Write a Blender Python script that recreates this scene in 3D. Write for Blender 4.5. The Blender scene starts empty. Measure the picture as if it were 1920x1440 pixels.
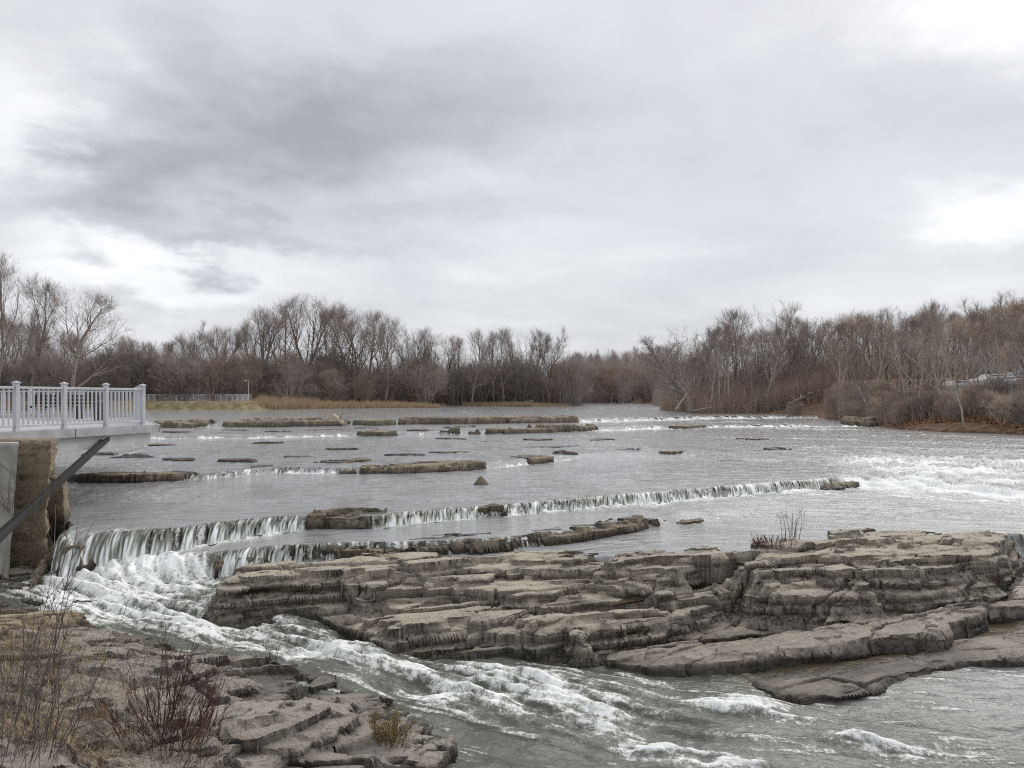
import bpy, math, random
import numpy as np
from mathutils import Vector, Matrix

# ------------------------------------------------------------------ camera, sky, sun, exposure
scene = bpy.context.scene
COL = scene.collection
EYE = 4.8            # eye height above the datum
F = 1480.0           # focal length in photo pixels (1920 wide)
HZ = 745.0           # photo row of the horizon

cam_d = bpy.data.cameras.new('camera')
cam_d.sensor_width = 36.0
cam_d.lens = 36.0 * F / 1920.0
cam_d.shift_y = (HZ - 720.0) / 1920.0
cam_d.clip_start = 0.1
cam_d.clip_end = 4000
cam = bpy.data.objects.new('camera', cam_d)
COL.objects.link(cam)
cam.location = (0, 0, EYE)
cam.rotation_euler = (math.radians(90), 0, 0)
scene.camera = cam

scene.view_settings.view_transform = 'Standard'
scene.view_settings.look = 'None'
scene.view_settings.exposure = 0.5
scene.view_settings.gamma = 1.0
scene.view_settings.use_curve_mapping = False

scene.cycles.use_denoising = False
scene.cycles.sample_clamp_indirect = 3.0
scene.cycles.filter_width = 1.1

SUN_EL, SUN_AZ = math.radians(46), math.radians(40)     # azimuth measured from +Y towards +X

world = bpy.data.worlds.new('World')
scene.world = world
world.use_nodes = True


def build_world():
    nt = world.node_tree
    nt.nodes.clear()
    N, L = nt.nodes, nt.links
    def math_(op, a, b=None, c=None):
        n = N.new('ShaderNodeMath'); n.operation = op
        for i, v in enumerate((a, b, c)):
            if v is None: continue
            if isinstance(v, (int, float)): n.inputs[i].default_value = v
            else: L.new(v, n.inputs[i])
        return n.outputs[0]
    out = N.new('ShaderNodeOutputWorld')
    tc = N.new('ShaderNodeTexCoord')
    # slow warp of the direction so cloud edges are ragged
    nz = N.new('ShaderNodeTexNoise'); nz.inputs['Scale'].default_value = 4.2; nz.inputs['Detail'].default_value = 7; nz.inputs['Roughness'].default_value = 0.58
    mp = N.new('ShaderNodeMapping'); mp.inputs['Scale'].default_value = (1.0, 1.0, 2.4)
    L.new(tc.outputs['Generated'], mp.inputs['Vector']); L.new(mp.outputs[0], nz.inputs['Vector'])
    sub = N.new('ShaderNodeVectorMath'); sub.operation = 'SUBTRACT'; sub.inputs[1].default_value = (0.5, 0.5, 0.5)
    L.new(nz.outputs['Color'], sub.inputs[0])
    scl = N.new('ShaderNodeVectorMath'); scl.operation = 'MULTIPLY'; scl.inputs[1].default_value = (0.42, 0.42, 0.27)
    L.new(sub.outputs[0], scl.inputs[0])
    add = N.new('ShaderNodeVectorMath'); add.operation = 'ADD'
    L.new(tc.outputs['Generated'], add.inputs[0]); L.new(scl.outputs[0], add.inputs[1])
    sep = N.new('ShaderNodeSeparateXYZ'); L.new(add.outputs[0], sep.inputs[0])
    az = math_('ARCTAN2', sep.outputs[0], sep.outputs[1])
    el = math_('ARCSINE', math_('MINIMUM', math_('MAXIMUM', sep.outputs[2], -1.0), 1.0))
    feats = [  # px, py, half width px, half height px, amplitude
        (520, 255, 290, 120, -0.25), (170, 350, 190, 60, -0.22), (800, 190, 320, 130, -0.12), (420, 455, 230, 24, -0.16), (175, 262, 80, 28, -0.14),
        (250, 60, 160, 60, -0.07), (240, 560, 160, 26, -0.07), (1350, 250, 300, 200, -0.01),
        (1880, 50, 170, 100, 0.19), (1620, 30, 260, 90, 0.06), (30, 190, 160, 110, 0.20), (250, 500, 230, 40, 0.15), (60, 440, 160, 30, 0.11),
        (860, 545, 110, 36, 0.07), (1860, 425, 120, 45, 0.20), (1130, 560, 400, 60, -0.03), (1000, 420, 300, 120, 0.035),
    ]
    tot = None
    for px, py, sx, sy, amp in feats:
        a0 = math.atan((px - 960) / F); e0 = math.atan((HZ - py) / F * math.cos(a0))
        da = math_('DIVIDE', math_('SUBTRACT', az, a0), sx / F)
        de = math_('DIVIDE', math_('SUBTRACT', el, e0), sy / F)
        q = math_('ADD', math_('MULTIPLY', da, da), math_('MULTIPLY', de, de))
        g = math_('MULTIPLY', math_('EXPONENT', math_('MULTIPLY', q, -1.0)), amp)
        tot = g if tot is None else math_('ADD', tot, g)
    # streaky cloud texture, flattened towards the horizon like a real deck
    sp = N.new('ShaderNodeSeparateXYZ'); L.new(tc.outputs['Generated'], sp.inputs[0])
    den = math_('ADD', math_('ABSOLUTE', sp.outputs[2]), 0.14)
    cx = math_('DIVIDE', sp.outputs[0], den); cy = math_('DIVIDE', sp.outputs[1], den)
    cb = N.new('ShaderNodeCombineXYZ'); L.new(cx, cb.inputs[0]); L.new(cy, cb.inputs[1])
    n2 = N.new('ShaderNodeTexNoise'); n2.inputs['Scale'].default_value = 0.9; n2.inputs['Detail'].default_value = 9; n2.inputs['Roughness'].default_value = 0.55
    n2.inputs['Distortion'].default_value = 0.5
    L.new(cb.outputs[0], n2.inputs['Vector'])
    tex = math_('MULTIPLY', math_('SUBTRACT', n2.outputs['Fac'], 0.5), 0.38)
    lum = math_('ADD', math_('ADD', tot, tex), 0.57)
    lum = math_('MINIMUM', math_('MAXIMUM', lum, 0.30), 1.0)
    ramp = N.new('ShaderNodeValToRGB')
    e = ramp.color_ramp.elements
    e[0].position = 0.28; e[0].color = (0.275, 0.287, 0.318, 1)
    e[1].position = 1.0; e[1].color = (1.0, 1.0, 1.0, 1)
    m = e.new(0.58); m.color = (0.545, 0.554, 0.578, 1)
    m = e.new(0.76); m.color = (0.76, 0.77, 0.79, 1)
    L.new(lum, ramp.inputs[0])
    sky = N.new('ShaderNodeTexSky'); sky.sky_type = 'NISHITA'; sky.sun_disc = False
    sky.sun_elevation = SUN_EL; sky.sun_rotation = SUN_AZ
    bg1 = N.new('ShaderNodeBackground'); bg1.inputs['Strength'].default_value = 0.08
    L.new(sky.outputs[0], bg1.inputs['Color'])
    bg2 = N.new('ShaderNodeBackground'); bg2.inputs['Strength'].default_value = 1.0
    L.new(ramp.outputs[0], bg2.inputs['Color'])
    mx = N.new('ShaderNodeMixShader'); mx.inputs[0].default_value = 0.94
    L.new(bg1.outputs[0], mx.inputs[1]); L.new(bg2.outputs[0], mx.inputs[2])
    L.new(mx.outputs[0], out.inputs['Surface'])


build_world()

sun_d = bpy.data.lights.new('sun', 'SUN')
sun_d.energy = 1.5
sun_d.angle = math.radians(50)
sun_d.color = (1.0, 0.96, 0.9)
sun = bpy.data.objects.new('sun', sun_d)
COL.objects.link(sun)
sv = Vector((math.sin(SUN_AZ) * math.cos(SUN_EL), math.cos(SUN_AZ) * math.cos(SUN_EL), math.sin(SUN_EL)))
sun.rotation_euler = sv.to_track_quat('Z', 'Y').to_euler()

# ------------------------------------------------------------------ numeric helpers
def U(px, py, d):
    """A pixel of the photo whose surface lies d metres below the eye -> world point."""
    Y = d * F / (py - HZ)
    return np.array(((px - 960) / F * Y, Y, EYE - d))


def at(px, Y, py):
    return np.array(((px - 960) / F * Y, Y, EYE - (py - HZ) / F * Y))


def sstep(a, b, x):
    t = np.clip((x - a) / (b - a), 0, 1)
    return t * t * (3 - 2 * t)


_rs = np.random.RandomState(7)
PERM = np.concatenate([_rs.permutation(256)] * 3)
GA = _rs.rand(256) * 2 * math.pi
GX, GY = np.cos(GA), np.sin(GA)
VAL = _rs.rand(256)


def perlin(x, y, seed=0):
    x = x + seed * 17.31; y = y + seed * 9.73
    xi = np.floor(x).astype(np.int64); yi = np.floor(y).astype(np.int64)
    xf = x - xi; yf = y - yi
    xi &= 255; yi &= 255
    u = xf * xf * xf * (xf * (xf * 6 - 15) + 10); v = yf * yf * yf * (yf * (yf * 6 - 15) + 10)
    def g(ix, iy, dx, dy):
        h = PERM[PERM[ix & 255] + (iy & 255)]
        return GX[h] * dx + GY[h] * dy
    a = g(xi, yi, xf, yf); b = g(xi + 1, yi, xf - 1, yf)
    c = g(xi, yi + 1, xf, yf - 1); d = g(xi + 1, yi + 1, xf - 1, yf - 1)
    return ((a + u * (b - a)) * (1 - v) + (c + u * (d - c)) * v) * 1.4


def fbm(x, y, octv=4, seed=0, gain=0.5):
    s = 0; a = 1; f = 1; n = 0
    for i in range(octv):
        s = s + a * perlin(x * f, y * f, seed + i * 3); n += a
        a *= gain; f *= 2.03
    return s / n


def ridged(x, y, octv=4, seed=0):
    s = 0; a = 1; f = 1; n = 0
    for i in range(octv):
        s = s + a * (1 - 2 * np.abs(perlin(x * f, y * f, seed + i * 3))); n += a
        a *= 0.55; f *= 2.1
    return s / n


def voronoi(x, y, seed=0):
    """Distances to the two nearest cell centres, a random number per cell, and the offset from its centre."""
    xi = np.floor(x).astype(np.int64); yi = np.floor(y).astype(np.int64)
    f1 = np.full(x.shape, 9.0); f2 = np.full(x.shape, 9.0); cid = np.zeros(x.shape, np.int64); ox = np.zeros(x.shape); oy = np.zeros(x.shape)
    for dx in (-1, 0, 1):
        for dy in (-1, 0, 1):
            h = PERM[PERM[(xi + dx + seed * 31) & 255] + ((yi + dy + seed * 7) & 255)]
            px = xi + dx + VAL[h]; py = yi + dy + VAL[(h * 7 + 13) & 255]
            d = np.hypot(x - px, y - py)
            nearer = d < f1
            f2 = np.where(nearer, f1, np.minimum(f2, d))
            cid = np.where(nearer, h, cid); ox = np.where(nearer, x - px, ox); oy = np.where(nearer, y - py, oy)
            f1 = np.where(nearer, d, f1)
    r = lambda k: VAL[(cid * 5 + k) & 255] - 0.5
    return f1, f2, r, ox, oy


def poly_sd(poly, x, y):
    """Signed distance to a polygon, positive inside."""
    n = len(poly)
    d2 = np.full(x.shape, 1e9); inside = np.zeros(x.shape, bool)
    for i in range(n):
        ax, ay = poly[i][0], poly[i][1]; bx, by = poly[(i + 1) % n][0], poly[(i + 1) % n][1]
        ex, ey = bx - ax, by - ay
        t = np.clip(((x - ax) * ex + (y - ay) * ey) / (ex * ex + ey * ey + 1e-12), 0, 1)
        d2 = np.minimum(d2, (x - ax - t * ex) ** 2 + (y - ay - t * ey) ** 2)
        if ay != by:
            c = ((ay > y) != (by > y)) & (x < (bx - ax) * (y - ay) / (by - ay) + ax)
            inside ^= c
    return np.where(inside, 1, -1) * np.sqrt(d2)


# ------------------------------------------------------------------ mesh helpers
def tag(o, label=None, cat=None, group=None, kind=None):
    if label: o['label'] = label
    if cat: o['category'] = cat
    if group: o['group'] = group
    if kind: o['kind'] = kind
    return o


def link(name, me, m=None, parent=None):
    o = bpy.data.objects.new(name, me)
    COL.objects.link(o)
    if m is not None and me is not None and len(me.materials) == 0:
        me.materials.append(m)
    if parent is not None: o.parent = parent
    return o


def empty(name, loc, rz=0.0):
    o = bpy.data.objects.new(name, None)
    COL.objects.link(o)
    o.location = loc; o.rotation_euler = (0, 0, rz)
    o.empty_display_size = 0.2
    return o


def np_mesh(name, V, Fc, smooth=True, attrs=None, normals=None):
    """Mesh from an (n,3) array and an (m,k) index array (k = 3 or 4)."""
    me = bpy.data.meshes.new(name)
    V = np.asarray(V, np.float32); Fc = np.asarray(Fc, np.int32)
    k = Fc.shape[1]; m = len(Fc)
    me.vertices.add(len(V)); me.vertices.foreach_set('co', V.ravel())
    me.loops.add(m * k); me.loops.foreach_set('vertex_index', Fc.ravel())
    me.polygons.add(m)
    me.polygons.foreach_set('loop_start', np.arange(0, m * k, k, dtype=np.int32))
    me.polygons.foreach_set('use_smooth', np.full(m, smooth, bool))
    me.update(calc_edges=True)
    for an, av in (attrs or {}).items():
        a = me.attributes.new(an, 'FLOAT', 'POINT')
        a.data.foreach_set('value', np.asarray(av, np.float32))
    if normals is not None:
        me.normals_split_custom_set_from_vertices([tuple(n) for n in normals])
    return me


def grid_faces(ny, nx):
    i = np.arange(ny * nx).reshape(ny, nx)
    return np.stack((i[:-1, :-1], i[:-1, 1:], i[1:, 1:], i[1:, :-1]), -1).reshape(-1, 4)


class MB:
    """Collects simple solids; build() links them as one object."""
    def __init__(s): s.v = []; s.f = []
    def add(s, vs, fs):
        b = len(s.v); s.v += [tuple(map(float, p)) for p in vs]; s.f += [tuple(i + b for i in f) for f in fs]
    def box(s, c, sz, rz=0.0):
        cx, cy, cz = c; hx, hy, hz = sz[0] / 2, sz[1] / 2, sz[2] / 2
        co, si = math.cos(rz), math.sin(rz)
        vs = []
        for z in (-hz, hz):
            for x, y in ((-hx, -hy), (hx, -hy), (hx, hy), (-hx, hy)):
                vs.append((cx + x * co - y * si, cy + x * si + y * co, cz + z))
        s.add(vs, [(3, 2, 1, 0), (4, 5, 6, 7), (0, 1, 5, 4), (1, 2, 6, 5), (2, 3, 7, 6), (3, 0, 4, 7)])
    def bar(s, a, b, w, h):
        a = Vector(a); b = Vector(b); d = (b - a).normalized()
        up = Vector((0, 0, 1)) if abs(d.z) < 0.95 else Vector((1, 0, 0))
        x = d.cross(up).normalized() * (w / 2); y = x.cross(d).normalized() * (h / 2)
        vs = [a - x - y, a + x - y, a + x + y, a - x + y, b - x - y, b + x - y, b + x + y, b - x + y]
        s.add(vs, [(3, 2, 1, 0), (4, 5, 6, 7), (0, 1, 5, 4), (1, 2, 6, 5), (2, 3, 7, 6), (3, 0, 4, 7)])
    def prism(s, pts, z0, z1):
        n = len(pts)
        vs = [(p[0], p[1], z0) for p in pts] + [(p[0], p[1], z1) for p in pts]
        s.add(vs, [tuple(reversed(range(n))), tuple(range(n, 2 * n))] + [(i, (i + 1) % n, n + (i + 1) % n, n + i) for i in range(n)])
    def tube(s, pts, rad, sides=6):
        pts = [Vector(p) for p in pts]; b = len(s.v); n = len(pts)
        for i, p in enumerate(pts):
            d = (pts[min(i + 1, n - 1)] - pts[max(i - 1, 0)]).normalized()
            up = Vector((0, 0, 1)) if abs(d.z) < 0.9 else Vector((1, 0, 0))
            x = d.cross(up).normalized(); y = x.cross(d).normalized()
            r = rad[i] if hasattr(rad, '__len__') else rad
            for k in range(sides):
                a = 2 * math.pi * k / sides
                s.v.append(tuple(p + x * (math.cos(a) * r) + y * (math.sin(a) * r)))
        for i in range(n - 1):
            for k in range(sides):
                k2 = (k + 1) % sides
                s.f.append((b + i * sides + k, b + i * sides + k2, b + (i + 1) * sides + k2, b + (i + 1) * sides + k))
        s.f.append(tuple(reversed(range(b, b + sides)))); s.f.append(tuple(range(b + (n - 1) * sides, b + n * sides)))
    def mesh(s, name, smooth=False):
        me = bpy.data.meshes.new(name)
        me.from_pydata(s.v, [], s.f)
        if smooth: me.polygons.foreach_set('use_smooth', np.full(len(me.polygons), True, bool))
        me.update()
        return me
    def build(s, name, m, parent=None, smooth=False, bevel=0.0):
        o = link(name, s.mesh(name, smooth), m, parent)
        if bevel:
            b = o.modifiers.new('bevel', 'BEVEL'); b.width = bevel; b.segments = 1; b.limit_method = 'ANGLE'
        return o


# ------------------------------------------------------------------ materials
def new_mat(name):
    m = bpy.data.materials.new(name); m.use_nodes = True
    nt = m.node_tree
    return m, nt, nt.nodes, nt.links, nt.nodes['Principled BSDF']


def noise_node(N, L, scale, detail=6, rough=0.55, vec=None, dist=0.0):
    n = N.new('ShaderNodeTexNoise')
    n.inputs['Scale'].default_value = scale; n.inputs['Detail'].default_value = detail
    n.inputs['Roughness'].default_value = rough; n.inputs['Distortion'].default_value = dist
    if vec is not None: L.new(vec, n.inputs['Vector'])
    return n


def ramp_node(N, L, fac, stops):
    r = N.new('ShaderNodeValToRGB'); e = r.color_ramp.elements
    e[0].position, e[0].color = stops[0][0], (*stops[0][1], 1)
    e[1].position, e[1].color = stops[-1][0], (*stops[-1][1], 1)
    for p, c in stops[1:-1]:
        q = e.new(p); q.color = (*c, 1)
    L.new(fac, r.inputs[0])
    return r


def mix_col(N, L, fac, a, b, blend='MIX'):
    n = N.new('ShaderNodeMix'); n.data_type = 'RGBA'; n.blend_type = blend
    for sock, v in ((n.inputs['Factor'], fac), (n.inputs['A'], a), (n.inputs['B'], b)):
        if isinstance(v, (int, float)): sock.default_value = v
        elif isinstance(v, tuple): sock.default_value = (*v, 1)
        else: L.new(v, sock)
    return n.outputs['Result']


def maprange(N, L, v, a, b, c=0.0, d=1.0):
    n = N.new('ShaderNodeMapRange')
    n.inputs['From Min'].default_value = a; n.inputs['From Max'].default_value = b
    n.inputs['To Min'].default_value = c; n.inputs['To Max'].default_value = d
    L.new(v, n.inputs['Value'])
    return n.outputs['Result']


def plain_mat(name, col, rough=0.6, var=0.25, scale=6.0, bump=0.0, metallic=0.0, per_object=0.0):
    m, nt, N, L, P = new_mat(name)
    g = N.new('ShaderNodeNewGeometry'); tc = N.new('ShaderNodeTexCoord')
    n = noise_node(N, L, scale, 6, 0.6, tc.outputs['Object'])
    lo = tuple(c * (1 - var) for c in col); hi = tuple(min(1, c * (1 + var)) for c in col)
    r = ramp_node(N, L, n.outputs['Fac'], [(0.3, lo), (0.7, hi)])
    c = r.outputs[0]
    if per_object:
        oi = N.new('ShaderNodeObjectInfo')
        hs = N.new('ShaderNodeHueSaturation')
        L.new(maprange(N, L, oi.outputs['Random'], 0, 1, 1 - per_object, 1 + per_object), hs.inputs['Value'])
        L.new(c, hs.inputs['Color']); c = hs.outputs[0]
    L.new(c, P.inputs['Base Color'])
    P.inputs['Roughness'].default_value = rough; P.inputs['Metallic'].default_value = metallic
    if bump:
        b = N.new('ShaderNodeBump'); b.inputs['Strength'].default_value = bump; b.inputs['Distance'].default_value = 0.02
        L.new(n.outputs['Fac'], b.inputs['Height']); L.new(b.outputs[0], P.inputs['Normal'])
    return m


def rock_mat(name, light, mid, dark, wetcol, scale=1.0, lichen=None, bump=1.0, strata=1.0):
    m, nt, N, L, P = new_mat(name)
    tc = N.new('ShaderNodeTexCoord'); v = tc.outputs['Object']
    big = noise_node(N, L, 0.55 * scale, 5, 0.6, v)
    st = N.new('ShaderNodeMapping'); st.inputs['Scale'].default_value = (0.5, 1.0, 6.0); st.inputs['Rotation'].default_value = (0, 0, math.radians(-25))
    L.new(v, st.inputs['Vector'])
    band = noise_node(N, L, 1.6 * scale, 6, 0.65, st.outputs[0], 0.4)
    fine = noise_node(N, L, 14.0 * scale, 8, 0.72, v, 0.3)
    spk = noise_node(N, L, 55.0 * scale, 4, 0.7, v)
    s = N.new('ShaderNodeMath'); s.operation = 'MULTIPLY_ADD'; L.new(fine.outputs['Fac'], s.inputs[0]); s.inputs[1].default_value = 0.55
    s2 = N.new('ShaderNodeMath'); s2.operation = 'MULTIPLY_ADD'; L.new(band.outputs['Fac'], s2.inputs[0]); s2.inputs[1].default_value = 0.55
    L.new(big.outputs['Fac'], s2.inputs[2])
    s3 = N.new('ShaderNodeMath'); s3.operation = 'MULTIPLY'; L.new(s2.outputs[0], s3.inputs[0]); s3.inputs[1].default_value = 0.48
    L.new(s3.outputs[0], s.inputs[2])
    r = ramp_node(N, L, s.outputs[0], [(0.40, dark), (0.525, mid), (0.66, light)])
    col = r.outputs[0]
    lz = N.new('ShaderNodeMapping'); lz.inputs['Scale'].default_value = (0.35, 0.35, 16.0); L.new(v, lz.inputs['Vector'])
    lines = noise_node(N, L, 1.0, 4, 0.6, lz.outputs[0], 0.3)
    gm = N.new('ShaderNodeNewGeometry'); sz = N.new('ShaderNodeSeparateXYZ'); L.new(gm.outputs['Normal'], sz.inputs[0])
    face = maprange(N, L, sz.outputs[2], 0.85, 0.35)
    lm = N.new('ShaderNodeMath'); lm.operation = 'MULTIPLY'; L.new(face, lm.inputs[0]); L.new(maprange(N, L, lines.outputs['Fac'], 0.56, 0.40, 0.0, 0.85 * strata), lm.inputs[1])
    col = mix_col(N, L, lm.outputs[0], col, tuple(c * 0.6 for c in dark))
    # speckle
    sp = ramp_node(N, L, spk.outputs['Fac'], [(0.32, (0.55, 0.53, 0.5)), (0.5, (1, 1, 1)), (0.68, (1.35, 1.33, 1.3))])
    col = mix_col(N, L, 0.5, col, sp.outputs[0], 'MULTIPLY')
    if lichen:
        ln = noise_node(N, L, 2.3 * scale, 7, 0.7, v, 0.5)
        col = mix_col(N, L, maprange(N, L, ln.outputs['Fac'], 0.56, 0.66, 0, 0.75), col, lichen)
    # steep faces and creases are mixed towards a darker tone
    dark_tone = N.new('ShaderNodeAttribute'); dark_tone.attribute_name = 'dark_tone'
    cn = N.new('ShaderNodeMath'); cn.operation = 'MULTIPLY'; L.new(dark_tone.outputs['Fac'], cn.inputs[0]); L.new(maprange(N, L, fine.outputs['Fac'], 0.36, 0.6, 0.15, 1.0), cn.inputs[1])
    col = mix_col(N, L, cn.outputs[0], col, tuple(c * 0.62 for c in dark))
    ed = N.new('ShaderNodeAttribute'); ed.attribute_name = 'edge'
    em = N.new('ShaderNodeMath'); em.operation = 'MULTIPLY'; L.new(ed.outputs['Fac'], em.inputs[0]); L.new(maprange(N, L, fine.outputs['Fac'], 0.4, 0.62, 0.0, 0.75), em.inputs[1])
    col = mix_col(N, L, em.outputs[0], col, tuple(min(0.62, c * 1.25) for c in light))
    wet = N.new('ShaderNodeAttribute'); wet.attribute_name = 'wet'
    wn = N.new('ShaderNodeMath'); wn.operation = 'MULTIPLY'; L.new(wet.outputs['Fac'], wn.inputs[0]); L.new(maprange(N, L, fine.outputs['Fac'], 0.3, 0.6, 0.55, 1.0), wn.inputs[1])
    col = mix_col(N, L, wn.outputs[0], col, wetcol)
    L.new(col, P.inputs['Base Color'])
    L.new(maprange(N, L, wet.outputs['Fac'], 0, 1, 0.88, 0.38), P.inputs['Roughness'])
    P.inputs['Specular IOR Level'].default_value = 0.35
    h = N.new('ShaderNodeMath'); h.operation = 'MULTIPLY_ADD'; L.new(fine.outputs['Fac'], h.inputs[0]); h.inputs[1].default_value = 1.0
    h2 = N.new('ShaderNodeMath'); h2.operation = 'MULTIPLY'; L.new(spk.outputs['Fac'], h2.inputs[0]); h2.inputs[1].default_value = 0.35
    h3 = N.new('ShaderNodeMath'); h3.operation = 'MULTIPLY_ADD'; L.new(lines.outputs['Fac'], h3.inputs[0]); h3.inputs[1].default_value = 0.9 * strata; L.new(h2.outputs[0], h3.inputs[2])
    L.new(h3.outputs[0], h.inputs[2])
    b = N.new('ShaderNodeBump'); b.inputs['Strength'].default_value = bump; b.inputs['Distance'].default_value = 0.06
    L.new(h.outputs[0], b.inputs['Height']); L.new(b.outputs[0], P.inputs['Normal'])
    return m


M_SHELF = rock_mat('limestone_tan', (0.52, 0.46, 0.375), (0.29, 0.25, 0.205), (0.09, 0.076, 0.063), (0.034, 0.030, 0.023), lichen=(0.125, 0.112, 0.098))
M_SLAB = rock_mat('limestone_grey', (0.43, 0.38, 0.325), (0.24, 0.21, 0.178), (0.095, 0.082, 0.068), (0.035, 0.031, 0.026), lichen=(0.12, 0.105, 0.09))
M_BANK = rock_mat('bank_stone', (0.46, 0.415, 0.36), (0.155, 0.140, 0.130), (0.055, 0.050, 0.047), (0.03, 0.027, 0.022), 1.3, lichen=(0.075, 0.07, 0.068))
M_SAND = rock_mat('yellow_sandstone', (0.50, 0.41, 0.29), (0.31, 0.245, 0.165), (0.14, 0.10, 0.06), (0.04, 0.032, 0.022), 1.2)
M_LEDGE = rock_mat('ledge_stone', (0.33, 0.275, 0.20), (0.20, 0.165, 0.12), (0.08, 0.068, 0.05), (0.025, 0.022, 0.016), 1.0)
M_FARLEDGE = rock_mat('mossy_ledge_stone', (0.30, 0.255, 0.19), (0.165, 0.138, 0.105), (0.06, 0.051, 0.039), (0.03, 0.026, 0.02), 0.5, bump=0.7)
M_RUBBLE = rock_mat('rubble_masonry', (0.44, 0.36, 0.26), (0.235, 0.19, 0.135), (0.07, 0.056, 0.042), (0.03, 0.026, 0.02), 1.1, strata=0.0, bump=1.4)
M_CONC = plain_mat('old_concrete', (0.34, 0.33, 0.30), 0.85, 0.3, 4.0, 0.5)
M_WHITE = plain_mat('grey_white_paint', (0.50, 0.51, 0.535), 0.5, 0.16, 1.6)
M_BRIGHT = plain_mat('bright_white_paint', (0.82, 0.82, 0.83), 0.5, 0.04, 3.0)
M_DECK = plain_mat('grey_deck_boards', (0.42, 0.42, 0.44), 0.75, 0.12, 5.0)
M_FASCIA = plain_mat('weathered_fascia', (0.39, 0.39, 0.40), 0.75, 0.3, 2.2)
M_STEEL = plain_mat('galvanised_steel', (0.52, 0.54, 0.52), 0.6, 0.15, 2.0)
M_DARKSTEEL = plain_mat('dark_steel', (0.016, 0.0155, 0.0155), 0.75, 0.2, 5.0)
M_BLACK = plain_mat('black_metal', (0.02, 0.02, 0.022), 0.5, 0.2, 5.0)
M_BARK = plain_mat('grey_brown_bark', (0.24, 0.205, 0.18), 0.9, 0.3, 4.0, 0.4, per_object=0.3)
M_TWIG = plain_mat('bare_twigs', (0.30, 0.25, 0.225), 0.9, 0.25, 0.4, per_object=0.3)
M_TWIG_RED = plain_mat('reddish_twigs', (0.32, 0.245, 0.20), 0.9, 0.3, 0.4, per_object=0.3)
M_TWIG_PURPLE = plain_mat('purple_brown_twigs', (0.275, 0.235, 0.22), 0.9, 0.25, 0.4, per_object=0.3)
M_BRUSH_TAN = plain_mat('tan_brush', (0.40, 0.325, 0.265), 0.9, 0.3, 0.5, per_object=0.3)
M_PALE_BARK = plain_mat('pale_bark', (0.42, 0.37, 0.315), 0.9, 0.25, 3.0, per_object=0.2)
M_LEAFRUST = plain_mat('rust_leaves', (0.24, 0.10, 0.045), 0.8, 0.3, 1.0)
M_REED = plain_mat('dry_reeds', (0.46, 0.345, 0.22), 0.85, 0.4, 2.5)
M_GRASSDRY = plain_mat('dry_grass', (0.36, 0.275, 0.17), 0.85, 0.35, 1.5)
M_STEMRED = plain_mat('red_stems', (0.085, 0.032, 0.024), 0.7, 0.35, 3.0)
M_STEMGREY = plain_mat('grey_stems', (0.13, 0.11, 0.10), 0.8, 0.3, 3.0)
M_STEMBROWN = plain_mat('brown_stems', (0.085, 0.057, 0.04), 0.8, 0.35, 3.0)
M_YELLOW = plain_mat('olive_yellow_leaves', (0.21, 0.15, 0.05), 0.8, 0.35, 3.0)
M_DRIFT = plain_mat('bleached_wood', (0.40, 0.33, 0.26), 0.85, 0.25, 3.0, 0.5)
M_GLASS = plain_mat('dark_glass', (0.03, 0.035, 0.04), 0.08, 0.1, 1.0)
M_TYRE = plain_mat('tyre_rubber', (0.02, 0.02, 0.02), 0.85, 0.1, 3.0)


def ground_mat(name, a, b, c, scale=0.5):
    m, nt, N, L, P = new_mat(name)
    tc = N.new('ShaderNodeTexCoord')
    n1 = noise_node(N, L, scale, 6, 0.6, tc.outputs['Object']); n2 = noise_node(N, L, scale * 14, 6, 0.7, tc.outputs['Object'])
    mx = N.new('ShaderNodeMath'); mx.operation = 'ADD'; L.new(n1.outputs['Fac'], mx.inputs[0]); L.new(n2.outputs['Fac'], mx.inputs[1])
    hv = N.new('ShaderNodeMath'); hv.operation = 'MULTIPLY'; hv.inputs[1].default_value = 0.5; L.new(mx.outputs[0], hv.inputs[0])
    r = ramp_node(N, L, hv.outputs[0], [(0.36, a), (0.5, b), (0.64, c)])
    L.new(r.outputs[0], P.inputs['Base Color']); P.inputs['Roughness'].default_value = 0.95
    bp = N.new('ShaderNodeBump'); bp.inputs['Strength'].default_value = 0.8; bp.inputs['Distance'].default_value = 0.15
    L.new(n2.outputs['Fac'], bp.inputs['Height']); L.new(bp.outputs[0], P.inputs['Normal'])
    return m


M_LITTER = ground_mat('leaf_litter', (0.055, 0.035, 0.025), (0.17, 0.10, 0.062), (0.36, 0.24, 0.15), 2.2)
M_FARGROUND = ground_mat('wood_floor', (0.05, 0.036, 0.028), (0.11, 0.075, 0.055), (0.19, 0.13, 0.09), 0.2)
M_BERM = ground_mat('berm_grass', (0.10, 0.08, 0.045), (0.22, 0.18, 0.09), (0.40, 0.34, 0.22), 0.8)


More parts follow.
